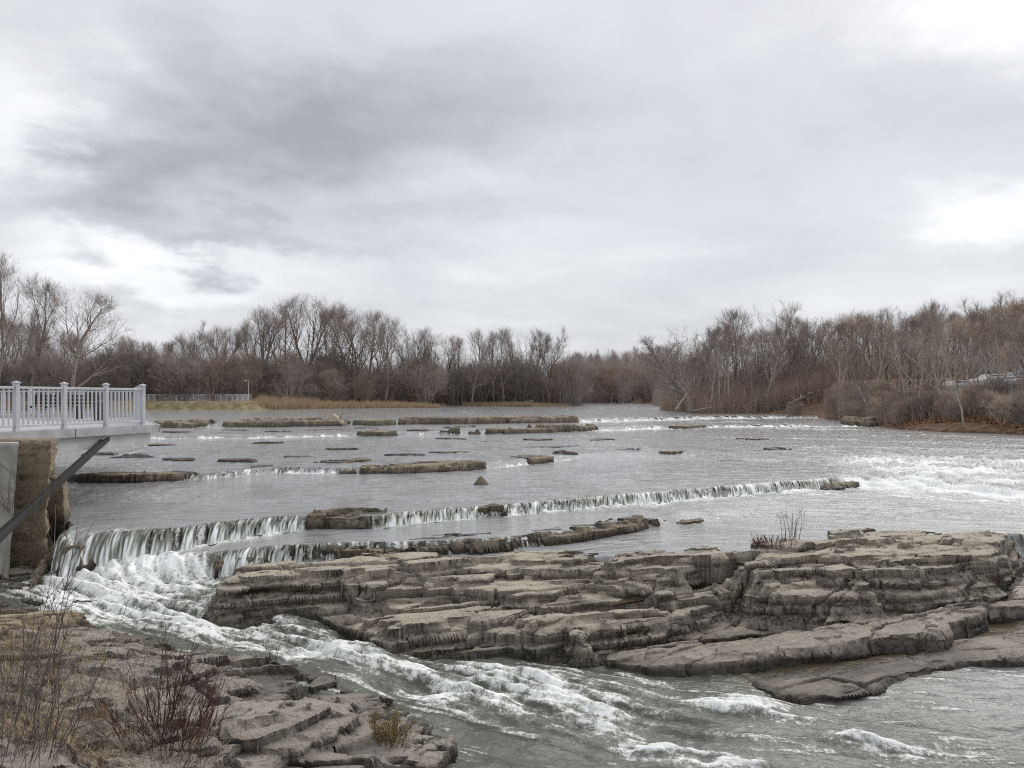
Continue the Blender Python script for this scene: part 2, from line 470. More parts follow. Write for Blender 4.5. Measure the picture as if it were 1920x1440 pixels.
def water_mat():
    m, nt, N, L, P = new_mat('river_water')
    tc = N.new('ShaderNodeTexCoord'); v = tc.outputs['Object']
    def attr(n):
        a = N.new('ShaderNodeAttribute'); a.attribute_name = n; return a.outputs['Fac']
    foam, bed, shal = attr('foam'), attr('bed'), attr('shallow')
    base = mix_col(N, L, attr('deep'), (0.315, 0.325, 0.33), (0.088, 0.094, 0.078))  # sky sheen put into the pale base colour; lower channel darker
    base = mix_col(N, L, shal, base, (0.125, 0.098, 0.065))
    base = mix_col(N, L, bed, base, (0.026, 0.022, 0.016))
    fn = noise_node(N, L, 16.0, 8, 0.75, v, 0.8)
    fa = N.new('ShaderNodeMath'); fa.operation = 'MULTIPLY_ADD'
    L.new(maprange(N, L, fn.outputs['Fac'], 0.3, 0.7, -0.42, 0.42), fa.inputs[0])
    L.new(maprange(N, L, foam, 0.0, 0.3, 0.0, 1.0), fa.inputs[1]); L.new(foam, fa.inputs[2])
    fr = ramp_node(N, L, fa.outputs[0], [(0.06, (0, 0, 0)), (0.32, (0.26, 0.26, 0.26)), (0.62, (0.75, 0.75, 0.75)), (0.92, (1, 1, 1))])
    white = ramp_node(N, L, fa.outputs[0], [(0.15, (0.32, 0.34, 0.26)), (0.42, (0.72, 0.75, 0.68)), (0.68, (0.93, 0.95, 0.94))])
    col = mix_col(N, L, fr.outputs[0], base, white.outputs[0])
    L.new(col, P.inputs['Base Color'])
    L.new(maprange(N, L, fr.outputs[0], 0, 1, 0.10, 0.75), P.inputs['Roughness'])
    P.inputs['IOR'].default_value = 1.333
    P.inputs['Specular IOR Level'].default_value = 0.55
    mp = N.new('ShaderNodeMapping'); mp.inputs['Rotation'].default_value = (0, 0, math.radians(-22)); mp.inputs['Scale'].default_value = (0.7, 1.5, 1.0)
    L.new(v, mp.inputs['Vector'])
    w0 = noise_node(N, L, 0.55, 4, 0.6, mp.outputs[0], 0.9)
    w1 = noise_node(N, L, 2.4, 5, 0.6, mp.outputs[0], 0.7)
    w2 = noise_node(N, L, 11.0, 5, 0.65, mp.outputs[0], 0.5)
    ad = N.new('ShaderNodeMath'); ad.operation = 'MULTIPLY_ADD'; L.new(w2.outputs['Fac'], ad.inputs[0]); ad.inputs[1].default_value = 0.20
    ad0 = N.new('ShaderNodeMath'); ad0.operation = 'MULTIPLY_ADD'; L.new(w0.outputs['Fac'], ad0.inputs[0]); ad0.inputs[1].default_value = 2.2; L.new(w1.outputs['Fac'], ad0.inputs[2]); L.new(ad0.outputs[0], ad.inputs[2])
    ad2 = N.new('ShaderNodeMath'); ad2.operation = 'MULTIPLY_ADD'; L.new(fa.outputs[0], ad2.inputs[0]); ad2.inputs[1].default_value = 0.35; L.new(ad.outputs[0], ad2.inputs[2])
    b = N.new('ShaderNodeBump'); b.inputs['Strength'].default_value = 0.42; b.inputs['Distance'].default_value = 0.14
    L.new(ad2.outputs[0], b.inputs['Height']); L.new(b.outputs[0], P.inputs['Normal'])
    return m


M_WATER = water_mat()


def fall_mat():
    m, nt, N, L, P = new_mat('falling_water')
    a = N.new('ShaderNodeAttribute'); a.attribute_name = 'foam'
    r = ramp_node(N, L, a.outputs['Fac'], [(0.0, (0.035, 0.036, 0.026)), (0.35, (0.22, 0.235, 0.20)), (0.8, (0.74, 0.77, 0.76)), (1.0, (0.86, 0.88, 0.88))])
    L.new(r.outputs[0], P.inputs['Base Color'])
    P.inputs['Roughness'].default_value = 0.35
    return m


M_FALL = fall_mat()

# ------------------------------------------------------------------ river levels (the steps of the falls)
def line(pts):
    a = np.array([U(*p)[:2] for p in pts])
    return a[np.argsort(a[:, 0])]


LA = line([(230, 803, 2.3), (400, 803, 2.3), (650, 800, 2.3), (750, 797, 2.3), (1075, 793, 2.3), (1200, 790, 2.3), (1350, 786, 2.3), (1500, 784, 2.3), (1640, 785, 2.3)])
LA[:, 1] += 2.0
LB = line([(230, 825, 2.5), (500, 823, 2.5), (700, 818, 2.5), (900, 816, 2.5), (1110, 809, 2.5), (1250, 805, 2.5), (1330, 802, 2.5), (1600, 800, 2.5)])
LB[:, 1] += 1.2
LC = line([(60, 905, 2.7), (370, 903, 2.7), (500, 890, 2.7), (640, 890, 2.7), (690, 889, 2.7), (915, 882, 2.7), (1040, 866, 2.7), (1250, 862, 2.7), (1450, 868, 2.7), (1920, 860, 2.7)])
LC[:, 1] += 0.45
LD = line([(120, 1068, 3.3), (200, 1055, 3.25), (300, 1035, 3.15), (400, 1015, 3.06), (480, 1001, 3.0), (570, 994, 3.0), (700, 991, 2.97), (740, 984, 2.95), (900, 971, 2.95), (1000, 962, 2.95), (1200, 944, 2.95), (1400, 927, 2.95), (1600, 911, 2.95), (1750, 917, 2.95), (1920, 930, 2.95), (2300, 960, 2.95)])
LD = np.vstack([[(-14, 18.0), (-10.0, 17.3), (-9.3, 16.5), (-8.95, 15.5)], LD])
LE = line([(300, 1079, 3.35), (400, 1070, 3.34), (500, 1062, 3.34), (600, 1052, 3.3), (640, 1046, 3.25), (760, 1044, 3.24), (900, 1037, 3.22), (1000, 1027, 3.2), (1100, 1012, 3.17), (1200, 992, 3.14), (1300, 977, 3.12), (1400, 967, 3.1), (1920, 955, 3.1)])
LG = np.array([(-14, 15.0), (-9.5, 14.7), (-5.4, 14.75), (-4.8, 14.6), (-3.5, 14.75), (-1.8, 15.15), (0, 15.4), (1.85, 15.5), (3.3, 15.4), (4.85, 15.7), (6.3, 15.9), (8, 16.5), (10.7, 17.2), (11.2, 17.95), (14, 18.1), (22, 18.2)])
LOW = np.array([U(*p) for p in [
    (40, 1115, 3.5), (110, 1120, 3.58), (402, 1110, 3.55), (537, 1134, 3.7), (640, 1177, 3.95), (300, 1170, 3.75), (500, 1200, 3.95), (580, 1250, 4.1), (740, 1200, 4.15),
    (900, 1217, 4.2), (1048, 1223, 4.25), (1201, 1216, 4.27), (1283, 1271, 4.3), (1498, 1317, 4.4), (1900, 1243, 4.36), (740, 1330, 4.3), (850, 1420, 4.45),
    (1190, 1440, 4.5), (1900, 1440, 4.5), (1700, 1222, 4.28), (1860, 1180, 4.28), (1590, 1245, 4.29), (1900, 1075, 3.8), (2000, 1075, 3.8), (1950, 1100, 3.8), (2100, 1190, 4.28), (1000, 1600, 4.6), (1950, 1600, 4.6), (1150, 1232, 4.28)]])


def ly(lineXY, x):
    return np.interp(x, lineXY[:, 0], lineXY[:, 1])


def wob(x, y, seed, amp=0.16):
    return amp * fbm(x * 0.9, y * 0.3, 3, seed)


def low_level(x, y):
    num = 0; den = 0
    for p in LOW:
        w = 1.0 / (((x - p[0]) ** 2 + (y - p[1]) ** 2) ** 1.6 + 0.05)
        num = num + w * p[2]; den = den + w
    return num / den


def water_level(x, y):
    """Level of the river and a 0..1 measure of how much of a fall the spot is."""
    z = np.full(x.shape, EYE - 2.0); fall = np.zeros(x.shape)
    def step(ln, depth, w, seed, amp):
        """Lower the river to depth (below the eye) across a line, over a length w."""
        nonlocal z, fall
        t = np.clip((ly(ln, x) + wob(x, y, seed, amp) + w - y) / w, 0, 1)
        drop = np.clip(z - (EYE - depth), 0, None)
        z = z - drop * t * t * (2 - t) ** 0.5
        fall = np.maximum(fall, np.where((t > 0) & (t < 1), np.clip(drop / w - 0.15, 0, 1), 0))
    z = z - 0.04 * sstep(160, 70, y)
    step(LA, 2.3 + 0 * x, np.interp(x, [-28, 5, 20, 40], [0.5, 0.5, 3.5, 4.5]), 3, 0.6)
    step(LB, 2.5 + 0 * x, np.interp(x, [-28, 5, 20, 40], [0.5, 0.5, 3, 4]), 4, 0.6)
    step(LC, np.interp(x, [-14, 0, 3, 10], [2.70, 2.70, 2.68, 2.66]), np.interp(x, [-14, 2, 5, 9], [0.3, 0.4, 3.0, 5.0]), 5, 0.3)
    step(LD, np.interp(x, [-9.4, -8.8, -7, -5.8, -4.7, -1, 11, 20], [3.6, 3.24, 3.17, 3.04, 2.98, 2.95, 2.95, 2.95]), np.interp(x, [-9, -5, 10.5, 12, 20], [0.3, 0.22, 0.22, 1.6, 2.0]), 6, 0.24)
    step(LE, np.interp(x, [-6.5, -4.8, -3.5, -1, 1, 3, 5, 20], [3.36, 3.34, 3.27, 3.23, 3.19, 3.15, 3.12, 3.12]), np.interp(x, [-5.8, -5, 3, 5, 9], [0.4, 0.22, 0.2, 1.0, 3.0]), 7, 0.1)
    w = np.interp(x, [-9, -5.6, -4.6, 0, 10.5, 11.5], [1.2, 0.8, 0.3, 0.3, 0.3, 0.16])
    t = np.clip((ly(LG, x) + w - y) / w, 0, 1); t = t * t * (3 - 2 * t)
    near = y < ly(LG, x) + w
    zl = np.array(z)
    zl[near] = low_level(x[near], y[near])
    z = z * (1 - t) + zl * t
    fall = np.maximum(fall, np.where((x > 10.8) & (t > 0.02) & (t < 0.98), 1, 0))
    return z, fall, t


# ------------------------------------------------------------------ rocks
STRIKE = math.radians(22)


def rock_field(x, y, levels, back, seed, relief=0.07, warp=0.16, block=0.22, bscale=0.9, slope=3.2, carve=(), micro=0.055, bed=0.15, shrink=0.05, terr=0.9):
    cs, sn = math.cos(STRIKE), math.sin(STRIKE)
    wx = x + warp * 0.6 * fbm(x * 0.8, y * 0.8, 2, seed) + warp * 0.16 * fbm(x * 3, y * 3, 1, seed + 5)
    wy = y + warp * 0.6 * fbm(x * 0.8, y * 0.8, 2, seed + 11) + warp * 0.16 * fbm(x * 3, y * 3, 1, seed + 16)
    u = wx * cs + wy * sn; v = -wx * sn + wy * cs
    # joint blocks at three sizes, each shifted and tilted on its own: angular outlines and facets
    f1, f2, r1, a1, b1 = voronoi(u * 0.30 * bscale, v * 0.95 * bscale, seed)
    g1, g2, r2, a2, b2 = voronoi(u * 0.85 * bscale + 3, v * 2.0 * bscale, seed + 3)
    h1, h2, r3, a3, b3 = voronoi(u * 2.6 * bscale + 7, v * 4.4 * bscale, seed + 6)
    off = block * (1.9 * r1(71) + 1.1 * r2(71) + 0.45 * r3(71) + 1.3 * r1(3) * a1 + 1.0 * r1(9) * b1 + 0.9 * r2(3) * a2 + 0.7 * r2(9) * b2)
    hoff = (0.07 * r1(21) + 0.05 * r2(21) + 0.022 * r3(21) + 0.10 * r1(33) * a1 + 0.10 * r1(37) * b1 + 0.07 * r2(33) * a2 + 0.08 * r2(37) * b2 + 0.03 * r3(33) * a3 + 0.04 * r3(37) * b3) * min(1.3, relief / 0.06)
    # thin beds on the tops: stepped sheets that break along the strike
    q = 0.14 * fbm(u * 0.30, v * 1.0, 5, seed + 20, 0.55) + 0.07 * fbm(u * 0.9, v * 3.2, 3, seed + 25) + 0.09 * r1(41) + 0.05 * r2(41)
    st = micro; n = q / st; fl = np.floor(n); fr = n - fl
    rel = (st * (fl + sstep(0.86, 1.0, fr)) * 0.85 + q * 0.15) * (relief / 0.07) + hoff
    rel = rel + 0.012 * fbm(x * 5, y * 7, 3, seed + 30)
    best = np.full(x.shape, -9.0); idx = np.zeros(x.shape, int)
    for k, (poly, plane) in enumerate(levels):
        sd = poly_sd(poly, wx, wy) + off * (0.6 if k else 0.8) - shrink
        top = plane[0] * x + plane[1] * y + plane[2] + rel
        out = np.clip(-sd, 0, None)
        drop = np.where(out < 0.12, out * slope * 1.4, 0.12 * slope * 1.4 + (out - 0.12) * slope)
        h = top - drop - 0.05 * sstep(0.22, 0.0, sd) * (sd > 0) - 0.05 * (sd <= 0)
        m = h > best
        best = np.where(m, h, best); idx = np.where(m, k, idx)
    gap = f2 - f1; gap2 = g2 - g1
    cm = sstep(-0.15, 0.25, fbm(x * 0.5, y * 0.5, 2, seed + 40))
    best = best - 0.11 * np.exp(-(gap / 0.022) ** 2) * (0.3 + 0.7 * cm) - 0.05 * np.exp(-(gap2 / 0.04) ** 2) * cm - 0.015 * np.exp(-((h2 - h1) / 0.05) ** 2) * cm
    # bedding: the whole shape breaks into stepped layers, uneven along their length
    bw = 0.5 * sstep(-0.3, 0.3, fbm(u * 0.22, v * 0.22, 2, seed + 44)) + 0.5
    tw = best + 0.05 * fbm(u * 0.6, v * 1.0, 3, seed + 45) + 0.06 * r2(51) + 0.08 * r1(51) + 0.03 * r3(51)
    nb = tw / bed; fb = np.floor(nb); rb = nb - fb
    lay = bed * (fb + 0.14 * rb + 0.86 * sstep(0.74, 1.0, rb)) - (tw - best)
    best = best + (lay - best) * terr * bw
    for poly, zc in carve:
        sd = poly_sd(poly, wx, wy)
        best = np.where(sd > -0.25, np.minimum(best, zc + np.clip(-sd, 0, None) * 2.0 + 0.02 * fbm(x * 3, y * 3, 2, seed)), best)
    return best, idx


def plane_fit(P):
    P = np.asarray(P)
    A = np.c_[P[:, 0], P[:, 1], np.ones(len(P))]
    return np.linalg.lstsq(A, P[:, 2], rcond=None)[0]


def build_rock(name, label, levels, res, seed, m, cat='rock', group=None, split=False, kind=None, wet_h=0.22, sink=0.35, part='rock_bed', mats=None, dam=False, xr=None, yr=None, **kw):
    allp = np.concatenate([np.asarray(p)[:, :2] for p, _ in levels])
    x0, y0 = allp.min(0) - 0.55; x1, y1 = allp.max(0) + 0.55
    if xr: x0, x1 = xr
    if yr: y0, y1 = yr
    ry = res
    nx = max(6, int((x1 - x0) / res) + 1); ny = max(6, int((y1 - y0) / ry) + 1)
    X, Y = np.meshgrid(np.linspace(x0, x1, nx), np.linspace(y0, y1, ny))
    H, idx = rock_field(X, Y, levels, None, seed, **kw)
    W, _, _ = water_level(X, Y)
    if dam:
        up = EYE - np.interp(X, [-5, -3.5, -1, 1, 3, 5, 11], [3.34, 3.27, 3.23, 3.19, 3.15, 3.12, 3.12])
        rel_y = Y - ly(LG, X)
        _, _, rr, aa, bb = voronoi(X * 1.1 + Y * 0.4, Y * 2.2 - X * 0.8, seed + 80)
        _, _, rq, aq, bq = voronoi(X * 2.6 + Y * 0.9, Y * 4.6 - X * 1.8, seed + 83)
        ft = np.clip((rel_y + 1.9 + 0.8 * rr(5) + 0.35 * rq(5)) / 1.8, 0, 1)
        stp = np.floor(ft * 4) / 4 + sstep(0.75, 1.0, ft * 4 % 1.0) / 4
        bk = sstep(0.8, 0.5, rel_y + 0.25 * rr(9))
        on = (X < 11.0) & (X > -4.6) & (rel_y > -2.4) & (rel_y < 1.1)
        Hd = up + 0.075 + 0.05 * rr(15) + 0.03 * rq(15) + 0.08 * rr(19) * bb - 0.55 * (1 - np.clip(stp, 0, 1)) - 0.3 * (1 - bk)
        inside = poly_sd(levels[1][0], X, Y) + 0.25 * rr(23)
        Hd = Hd - 3.0 * np.clip(0.75 - inside, 0, None) - 1.2 * np.clip(-1.0 - rel_y, 0, None)
        H = np.where(on, np.maximum(H, Hd), H)
    # overhanging beds: push steep faces in and out by layer
    Hb = H
    for k_ in (1, 1, 2, 1):
        Hp = np.pad(Hb, k_, mode='edge'); a_, b_ = H.shape
        Hb = 0.25 * Hb + 0.1875 * (Hp[:a_, k_:k_ + b_] + Hp[2 * k_:, k_:k_ + b_] + Hp[k_:k_ + a_, :b_] + Hp[k_:k_ + a_, 2 * k_:])
    gy, gx = np.gradient(Hb, (y1 - y0) / (ny - 1), (x1 - x0) / (nx - 1))
    g = np.hypot(gx, gy) + 1e-6
    steep = sstep(0.45, 1.5, g)
    lay = fbm(H * 6.0 + 0.2 * X, 0.30 * X + 0.30 * Y, 2, seed + 50) * 0.14 + 0.055 * fbm(H * 18, X * 0.8 + Y * 0.8, 2, seed + 52) + 0.07 * fbm(X * 2.5 + H * 8, Y * 2.5 - H * 7, 3, seed + 54)
    lay = np.clip(lay, -0.14, 0.14) * min(1.0, res / 0.02 if res < 0.02 else 1.0)
    PX = X - gx / g * lay * steep; PY = Y - gy / g * lay * steep
    wh = np.where(Y > ly(LG, X) - 0.3, 0.03, wet_h) if dam else wet_h
    wet = sstep(0, 1, (wh - (H - W + 0.06 * fbm(X * 2, Y * 2, 3, seed + 60))) / np.maximum(wh - 0.02, 0.01))
    wet_old = sstep(wet_h, 0.02, H - W + 0.06 * fbm(X * 2, Y * 2, 3, seed + 60))
    def blur(a, k):
        return (np.roll(a, k, 0) + np.roll(a, -k, 0) + np.roll(a, k, 1) + np.roll(a, -k, 1)) / 4
    kk = max(2, int(0.06 / res)) if res < 0.04 else 2
    curv = H - 0.5 * blur(H, kk) - 0.5 * blur(H, kk * 2)
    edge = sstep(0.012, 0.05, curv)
    dark_tone = np.clip(sstep(0.5, 1.5, g) * 0.9 + sstep(-0.008, -0.05, curv) * 0.75, 0, 1)
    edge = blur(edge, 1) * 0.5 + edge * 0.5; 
    for b_ in (1, 2, 3, 2): dark_tone = 0.4 * dark_tone + 0.6 * blur(dark_tone, b_)
    dark_tone = np.clip(dark_tone * 1.15, 0, 1)
    V = np.stack((PX, PY, H), -1).reshape(-1, 3)
    nrm = np.stack((-gx, -gy, np.ones_like(gx)), -1).reshape(-1, 3)
    Fc = grid_faces(ny, nx)
    over = ((H - W) > -sink).ravel()
    keep = over[Fc].any(1)
    Fc = Fc[keep]
    cen = np.array([allp[:, 0].mean(), allp[:, 1].mean(), 0.0])
    cen[2] = float(np.clip(W.mean(), 0, EYE))
    def sub(nm, faces, parent, origin):
        used = np.unique(faces); mp = np.full(len(V), -1); mp[used] = np.arange(len(used))
        me = np_mesh(nm, V[used] - origin, mp[faces], True, {'wet': wet.ravel()[used], 'dark_tone': dark_tone.ravel()[used], 'edge': edge.ravel()[used]})
        me.set_sharp_from_angle(angle=math.radians(38))
        return link(nm, me, m, parent)
    if not len(Fc): return None
    if not split and len(Fc) < 40000:
        lab = np.arange(len(V))
        while True:
            mn = lab[Fc].min(1); new = lab.copy()
            for c in range(4): np.minimum.at(new, Fc[:, c], mn)
            new = new[new]
            if (new == lab).all(): break
            lab = new
        fl = lab[Fc[:, 0]]; ids, cnt = np.unique(fl, return_counts=True)
        Fc = Fc[np.isin(fl, ids[cnt >= max(40, 0.08 * cnt.max())])]
        if (cnt >= max(40, 0.08 * cnt.max())).sum() > 1: split = True; part = 'rock_piece'; idx = idx * 0
    if not split:
        o = sub(name, Fc, None, cen); o.location = cen
        tag(o, label, cat, group, kind)
        return o
    root = empty(name, cen)
    tag(root, label, cat, group, kind)
    fi = idx.ravel()[Fc[:, 0]]
    for k in range(len(levels)):
        fk = Fc[fi == k]
        if not len(fk): continue
        lab = np.arange(len(V))
        while True:                      # one object per connected bed
            mn = lab[fk].min(1); new = lab.copy()
            for c in range(4): np.minimum.at(new, fk[:, c], mn)
            new = new[new]
            if (new == lab).all(): break
            lab = new
        fl = lab[fk[:, 0]]
        for u_ in np.unique(fl):
            f1 = fk[fl == u_]
            if len(f1) > 60:
                ob = sub(part, f1, root, cen)
                if mats and k in mats: ob.data.materials[0] = mats[k]
    return root


def lv(front, back, d=None):
    """Bed: front edge in photo pixels on plane d (or per-point d), closed by a back edge in world XY."""
    pts = [U(p[0], p[1], p[2] if len(p) > 2 else d) for p in front]
    pl = plane_fit(pts) if len(front[0]) > 2 else np.array((0, 0, EYE - d))
    poly = np.array([p[:2] for p in pts] + [b[:2] for b in back])
    return poly, pl


# the long shelf in the middle of the river
SB = [U(*p) for p in [(430, 1078, 3.3), (605, 1053, 3.22), (779, 1048, 3.22), (882, 1050, 3.22), (964, 1036, 3.2), (1133, 1032, 3.18), (1260, 1036, 3.18), (1312, 1031, 3.17), (1399, 1027, 3.17),
                      (1500, 1026, 3.17), (1550, 1020, 3.16), (1552, 1006, 3.15), (1609, 1000, 3.15), (1714, 998, 3.15), (1807, 1001, 3.15), (1884, 1003, 3.15)]]
SBr = SB[::-1]
hump_back = [p for p in SB if p[0] > 4.6][::-1]
shelf_levels = [
    lv([(1268, 1190), (1383, 1180), (1500, 1165), (1623, 1153), (1743, 1125), (1843, 1112), (1893, 1095)], hump_back, 4.0),
    lv([(405, 1108), (440, 1119), (537, 1126), (600, 1142), (660, 1161), (730, 1179), (800, 1172), (860, 1166), (950, 1160), (1010, 1167), (1060, 1163), (1096, 1174), (1104, 1165), (1180, 1152), (1300, 1130), (1380, 1113),
        (1450, 1120), (1560, 1124), (1640, 1118), (1743, 1098), (1843, 1084), (1890, 1068)], SBr, 3.65),
    lv([(404, 1098), (440, 1101), (520, 1099), (620, 1096), (700, 1099), (760, 1094), (830, 1098), (900, 1104), (960, 1112), (1030, 1112), (1100, 1106), (1180, 1100), (1260, 1094), (1330, 1088), (1385, 1080),
        (1400, 1094), (1450, 1099), (1530, 1098), (1600, 1092), (1700, 1085), (1800, 1070), (1878, 1056)], SBr, 3.4),
    lv([(417, 1087), (526, 1077), (600, 1069), (700, 1061), (760, 1063), (850, 1054), (950, 1053), (1100, 1056), (1260, 1053), (1375, 1048),
        (1412, 1062), (1500, 1053), (1560, 1060), (1640, 1058), (1700, 1058), (1780, 1050), (1860, 1040), (1886, 1028)], SBr, 3.1),
    lv([(1430, 1036), (1500, 1034), (1560, 1033), (1650, 1031), (1750, 1026), (1850, 1018), (1880, 1012)], hump_back, 2.98),
]
carves = [
    (np.array([U(*p)[:2] for p in [(1150, 1131, 3.66), (1200, 1120, 3.62), (1290, 1108, 3.58), (1350, 1098, 3.55), (1345, 1088, 3.55), (1260, 1096, 3.58), (1190, 1110, 3.6)]]), EYE - 3.72),
    (np.array([U(*p)[:2] for p in [(1335, 1090, 3.5), (1395, 1086, 3.5), (1405, 1066, 3.5), (1378, 1060, 3.5), (1345, 1072, 3.5)]]), EYE - 3.62),
    (np.array([U(*p)[:2] for p in [(1075, 1068, 3.3), (1140, 1072, 3.3), (1135, 1060, 3.3), (1090, 1056, 3.3)]]), EYE - 3.36),
]
build_rock('rock_shelf', 'long tan layered limestone shelf stretching across the middle of the river', shelf_levels, 0.018, 3, M_SHELF, split=True, carve=carves, slope=1.45, dam=True, bed=0.19, block=0.17, micro=0.045)

c_pts = [(1140, 1237, 4.15), (1188, 1243, 4.14), (1230, 1237, 4.08), (1289, 1232, 4.03), (1369, 1227, 4.0), (1450, 1213, 3.97), (1500, 1207, 3.95), (1565, 1200, 3.93), (1623, 1187, 3.9), (1719, 1177, 3.87), (1769, 1178, 3.87),
         (1778, 1155, 3.85), (1843, 1138, 3.83), (1846, 1127, 3.82), (1743, 1134, 3.86), (1623, 1160, 3.92), (1500, 1173, 3.98), (1383, 1190, 4.02), (1268, 1203, 4.1), (1201, 1217, 4.15), (1143, 1226, 4.2)]
build_rock('rock_slab', 'grey brown slab with broken front edge below the tan shelf, behind the brown pool', [lv(c_pts, [])], 0.017, 8, M_SLAB, relief=0.035, warp=0.14, block=0.085, slope=3.0, terr=0.35, shrink=0.0, bed=0.12)
d_pts = [(1398, 1268, 4.27), (1422, 1285, 4.28), (1470, 1302, 4.27), (1503, 1306, 4.25), (1551, 1296, 4.22), (1637, 1277, 4.19), (1685, 1259, 4.16), (1733, 1241, 4.13), (1824, 1225, 4.15), (1901, 1224, 4.15), (2080, 1212, 4.12),
         (2080, 1158, 4.12), (1920, 1177, 4.13), (1790, 1191, 4.17), (1719, 1215, 4.2), (1594, 1239, 4.26), (1500, 1255, 4.3)]
build_rock('rock_slab', 'lowest long grey slab at the right, nearest the rapids', [lv(d_pts, [])], 0.017, 14, M_SLAB, relief=0.03, warp=0.12, block=0.06, slope=3.0, terr=0.3, shrink=-0.04, bed=0.1)
e_pts = [(1850, 1130, 3.87), (1925, 1131, 3.87), (2060, 1128, 3.87), (2060, 1104, 3.87), (1925, 1112, 3.87), (1852, 1120, 3.87)]
build_rock('rock_slab', 'short thick grey block at the right edge beside the side waterfall', [lv(e_pts, [])], 0.02, 21, M_SLAB, relief=0.03, warp=0.08, block=0.08, slope=4.5, terr=0.3)

# the left bank in front of the camera
def lv2(pts):
    P = [U(*p) for p in pts]
    return np.array([p[:2] for p in P]), plane_fit(P)


bank_levels = [
    lv2([(-400, 1112, 3.42), (40, 1114, 3.5), (80, 1100, 3.5), (98, 1078, 3.5), (96, 1055, 3.5), (-400, 1055, 3.42)]),
    lv2([(60, 1118, 3.6), (150, 1125, 3.66), (235, 1152, 3.75), (330, 1192, 3.85), (420, 1210, 3.95), (520, 1222, 4.02), (590, 1245, 4.1), (650, 1285, 4.2), (750, 1300, 4.28), (800, 1345, 4.32), (845, 1400, 4.4), (840, 1460, 4.4), (820, 1700, 4.4), (-300, 1700, 3.5), (-600, 1300, 3.4), (-300, 1150, 3.5)]),
    lv2([(745, 1305, 4.16), (722, 1345, 4.16), (640, 1390, 4.13), (570, 1430, 4.1), (500, 1480, 4.08), (200, 1600, 3.7), (-300, 1600, 3.4), (-400, 1200, 3.3), (200, 1175, 3.68), (420, 1225, 3.88), (560, 1250, 4.0), (640, 1275, 4.1)]),
    lv2([(742, 1282, 4.02), (715, 1303, 4.0), (640, 1335, 3.98), (540, 1378, 3.93), (470, 1400, 3.9), (420, 1425, 3.86), (300, 1480, 3.75), (-300, 1600, 3.2), (-400, 1200, 3.2), (300, 1240, 3.7), (450, 1285, 3.85), (560, 1280, 3.95), (650, 1268, 4.0)]),
    lv2([(150, 1160, 3.62), (330, 1195, 3.72), (420, 1212, 3.8), (520, 1226, 3.86), (585, 1246, 3.93), (622, 1264, 3.96), (560, 1278, 3.92), (440, 1284, 3.84), (300, 1318, 3.72), (0, 1400, 3.3), (-300, 1400, 3.0), (-300, 1200, 3.2)]),
    lv2([(0, 1132, 3.48), (110, 1128, 3.52), (200, 1165, 3.58), (290, 1204, 3.64), (350, 1220, 3.66), (330, 1250, 3.66), (200, 1272, 3.5), (0, 1320, 3.2), (-300, 1320, 3.0), (-300, 1140, 3.3)]),
    lv2([(-200, 1128, 3.3), (0, 1130, 3.42), (100, 1136, 3.46), (165, 1143, 3.5), (172, 1152, 3.5), (80, 1165, 3.4), (0, 1172, 3.34), (-200, 1190, 3.2)]),
    lv2([(-300, 1230, 2.9), (0, 1290, 3.1), (120, 1345, 3.15), (200, 1410, 3.15), (250, 1480, 3.1), (200, 1700, 2.9), (-400, 1700, 2.5), (-500, 1300, 2.6)]),
    lv2([(430, 1332, 3.78), (480, 1302, 3.82), (560, 1286, 3.88), (600, 1300, 3.9), (520, 1345, 3.85), (460, 1380, 3.8), (380, 1410, 3.74), (340, 1380, 3.72)]),
]
build_rock('river_bank', 'stepped grey and tan rock ledges of the near left bank', bank_levels, 0.021, 31, M_BANK, cat='rock', split=True, relief=0.075, warp=0.16, block=0.17, bscale=0.8, slope=2.4, micro=0.05, bed=0.13, mats={6: M_SAND}, xr=(-15.0, 0.4), yr=(4.5, 17.2))

build_rock('rock_chunk', 'angular grey stone block at the tip of the near left bank', [lv2([(765, 1400, 4.2), (800, 1378, 4.16), (848, 1368, 4.18), (853, 1385, 4.22), (815, 1430, 4.25), (780, 1425, 4.22)])], 0.014, 41, M_BANK, relief=0.02, warp=0.05, block=0.05, slope=6, terr=0.0, shrink=0.0, bscale=1.6)
build_rock('rock_chunk', 'smooth tan stone behind the angular block at the near bank tip', [lv2([(735, 1340, 4.22), (790, 1333, 4.22), (818, 1345, 4.25), (800, 1370, 4.28), (750, 1372, 4.26)])], 0.014, 43, M_SHELF, relief=0.02, warp=0.05, block=0.04, slope=5, terr=0.0, shrink=0.0, bscale=1.6)
build_rock('rock_chunk', 'dark square-cut stone at the bank edge by the first white wave', [lv2([(575, 1262, 3.98), (622, 1256, 4.0), (626, 1270, 4.02), (585, 1280, 4.0)])], 0.014, 47, M_BANK, relief=0.01, warp=0.03, block=0.03, slope=8, terr=0.0, shrink=0.0, bscale=1.6)
build_rock('rock_chunk', 'low brown stone just under the water at the bottom edge', [lv2([(880, 1428, 4.42), (1000, 1420, 4.43), (1060, 1440, 4.44), (1000, 1475, 4.44), (880, 1470, 4.44)])], 0.018, 49, M_SHELF, relief=0.02, warp=0.1, block=0.08, slope=2, terr=0.0, shrink=0.0, bscale=1.6)


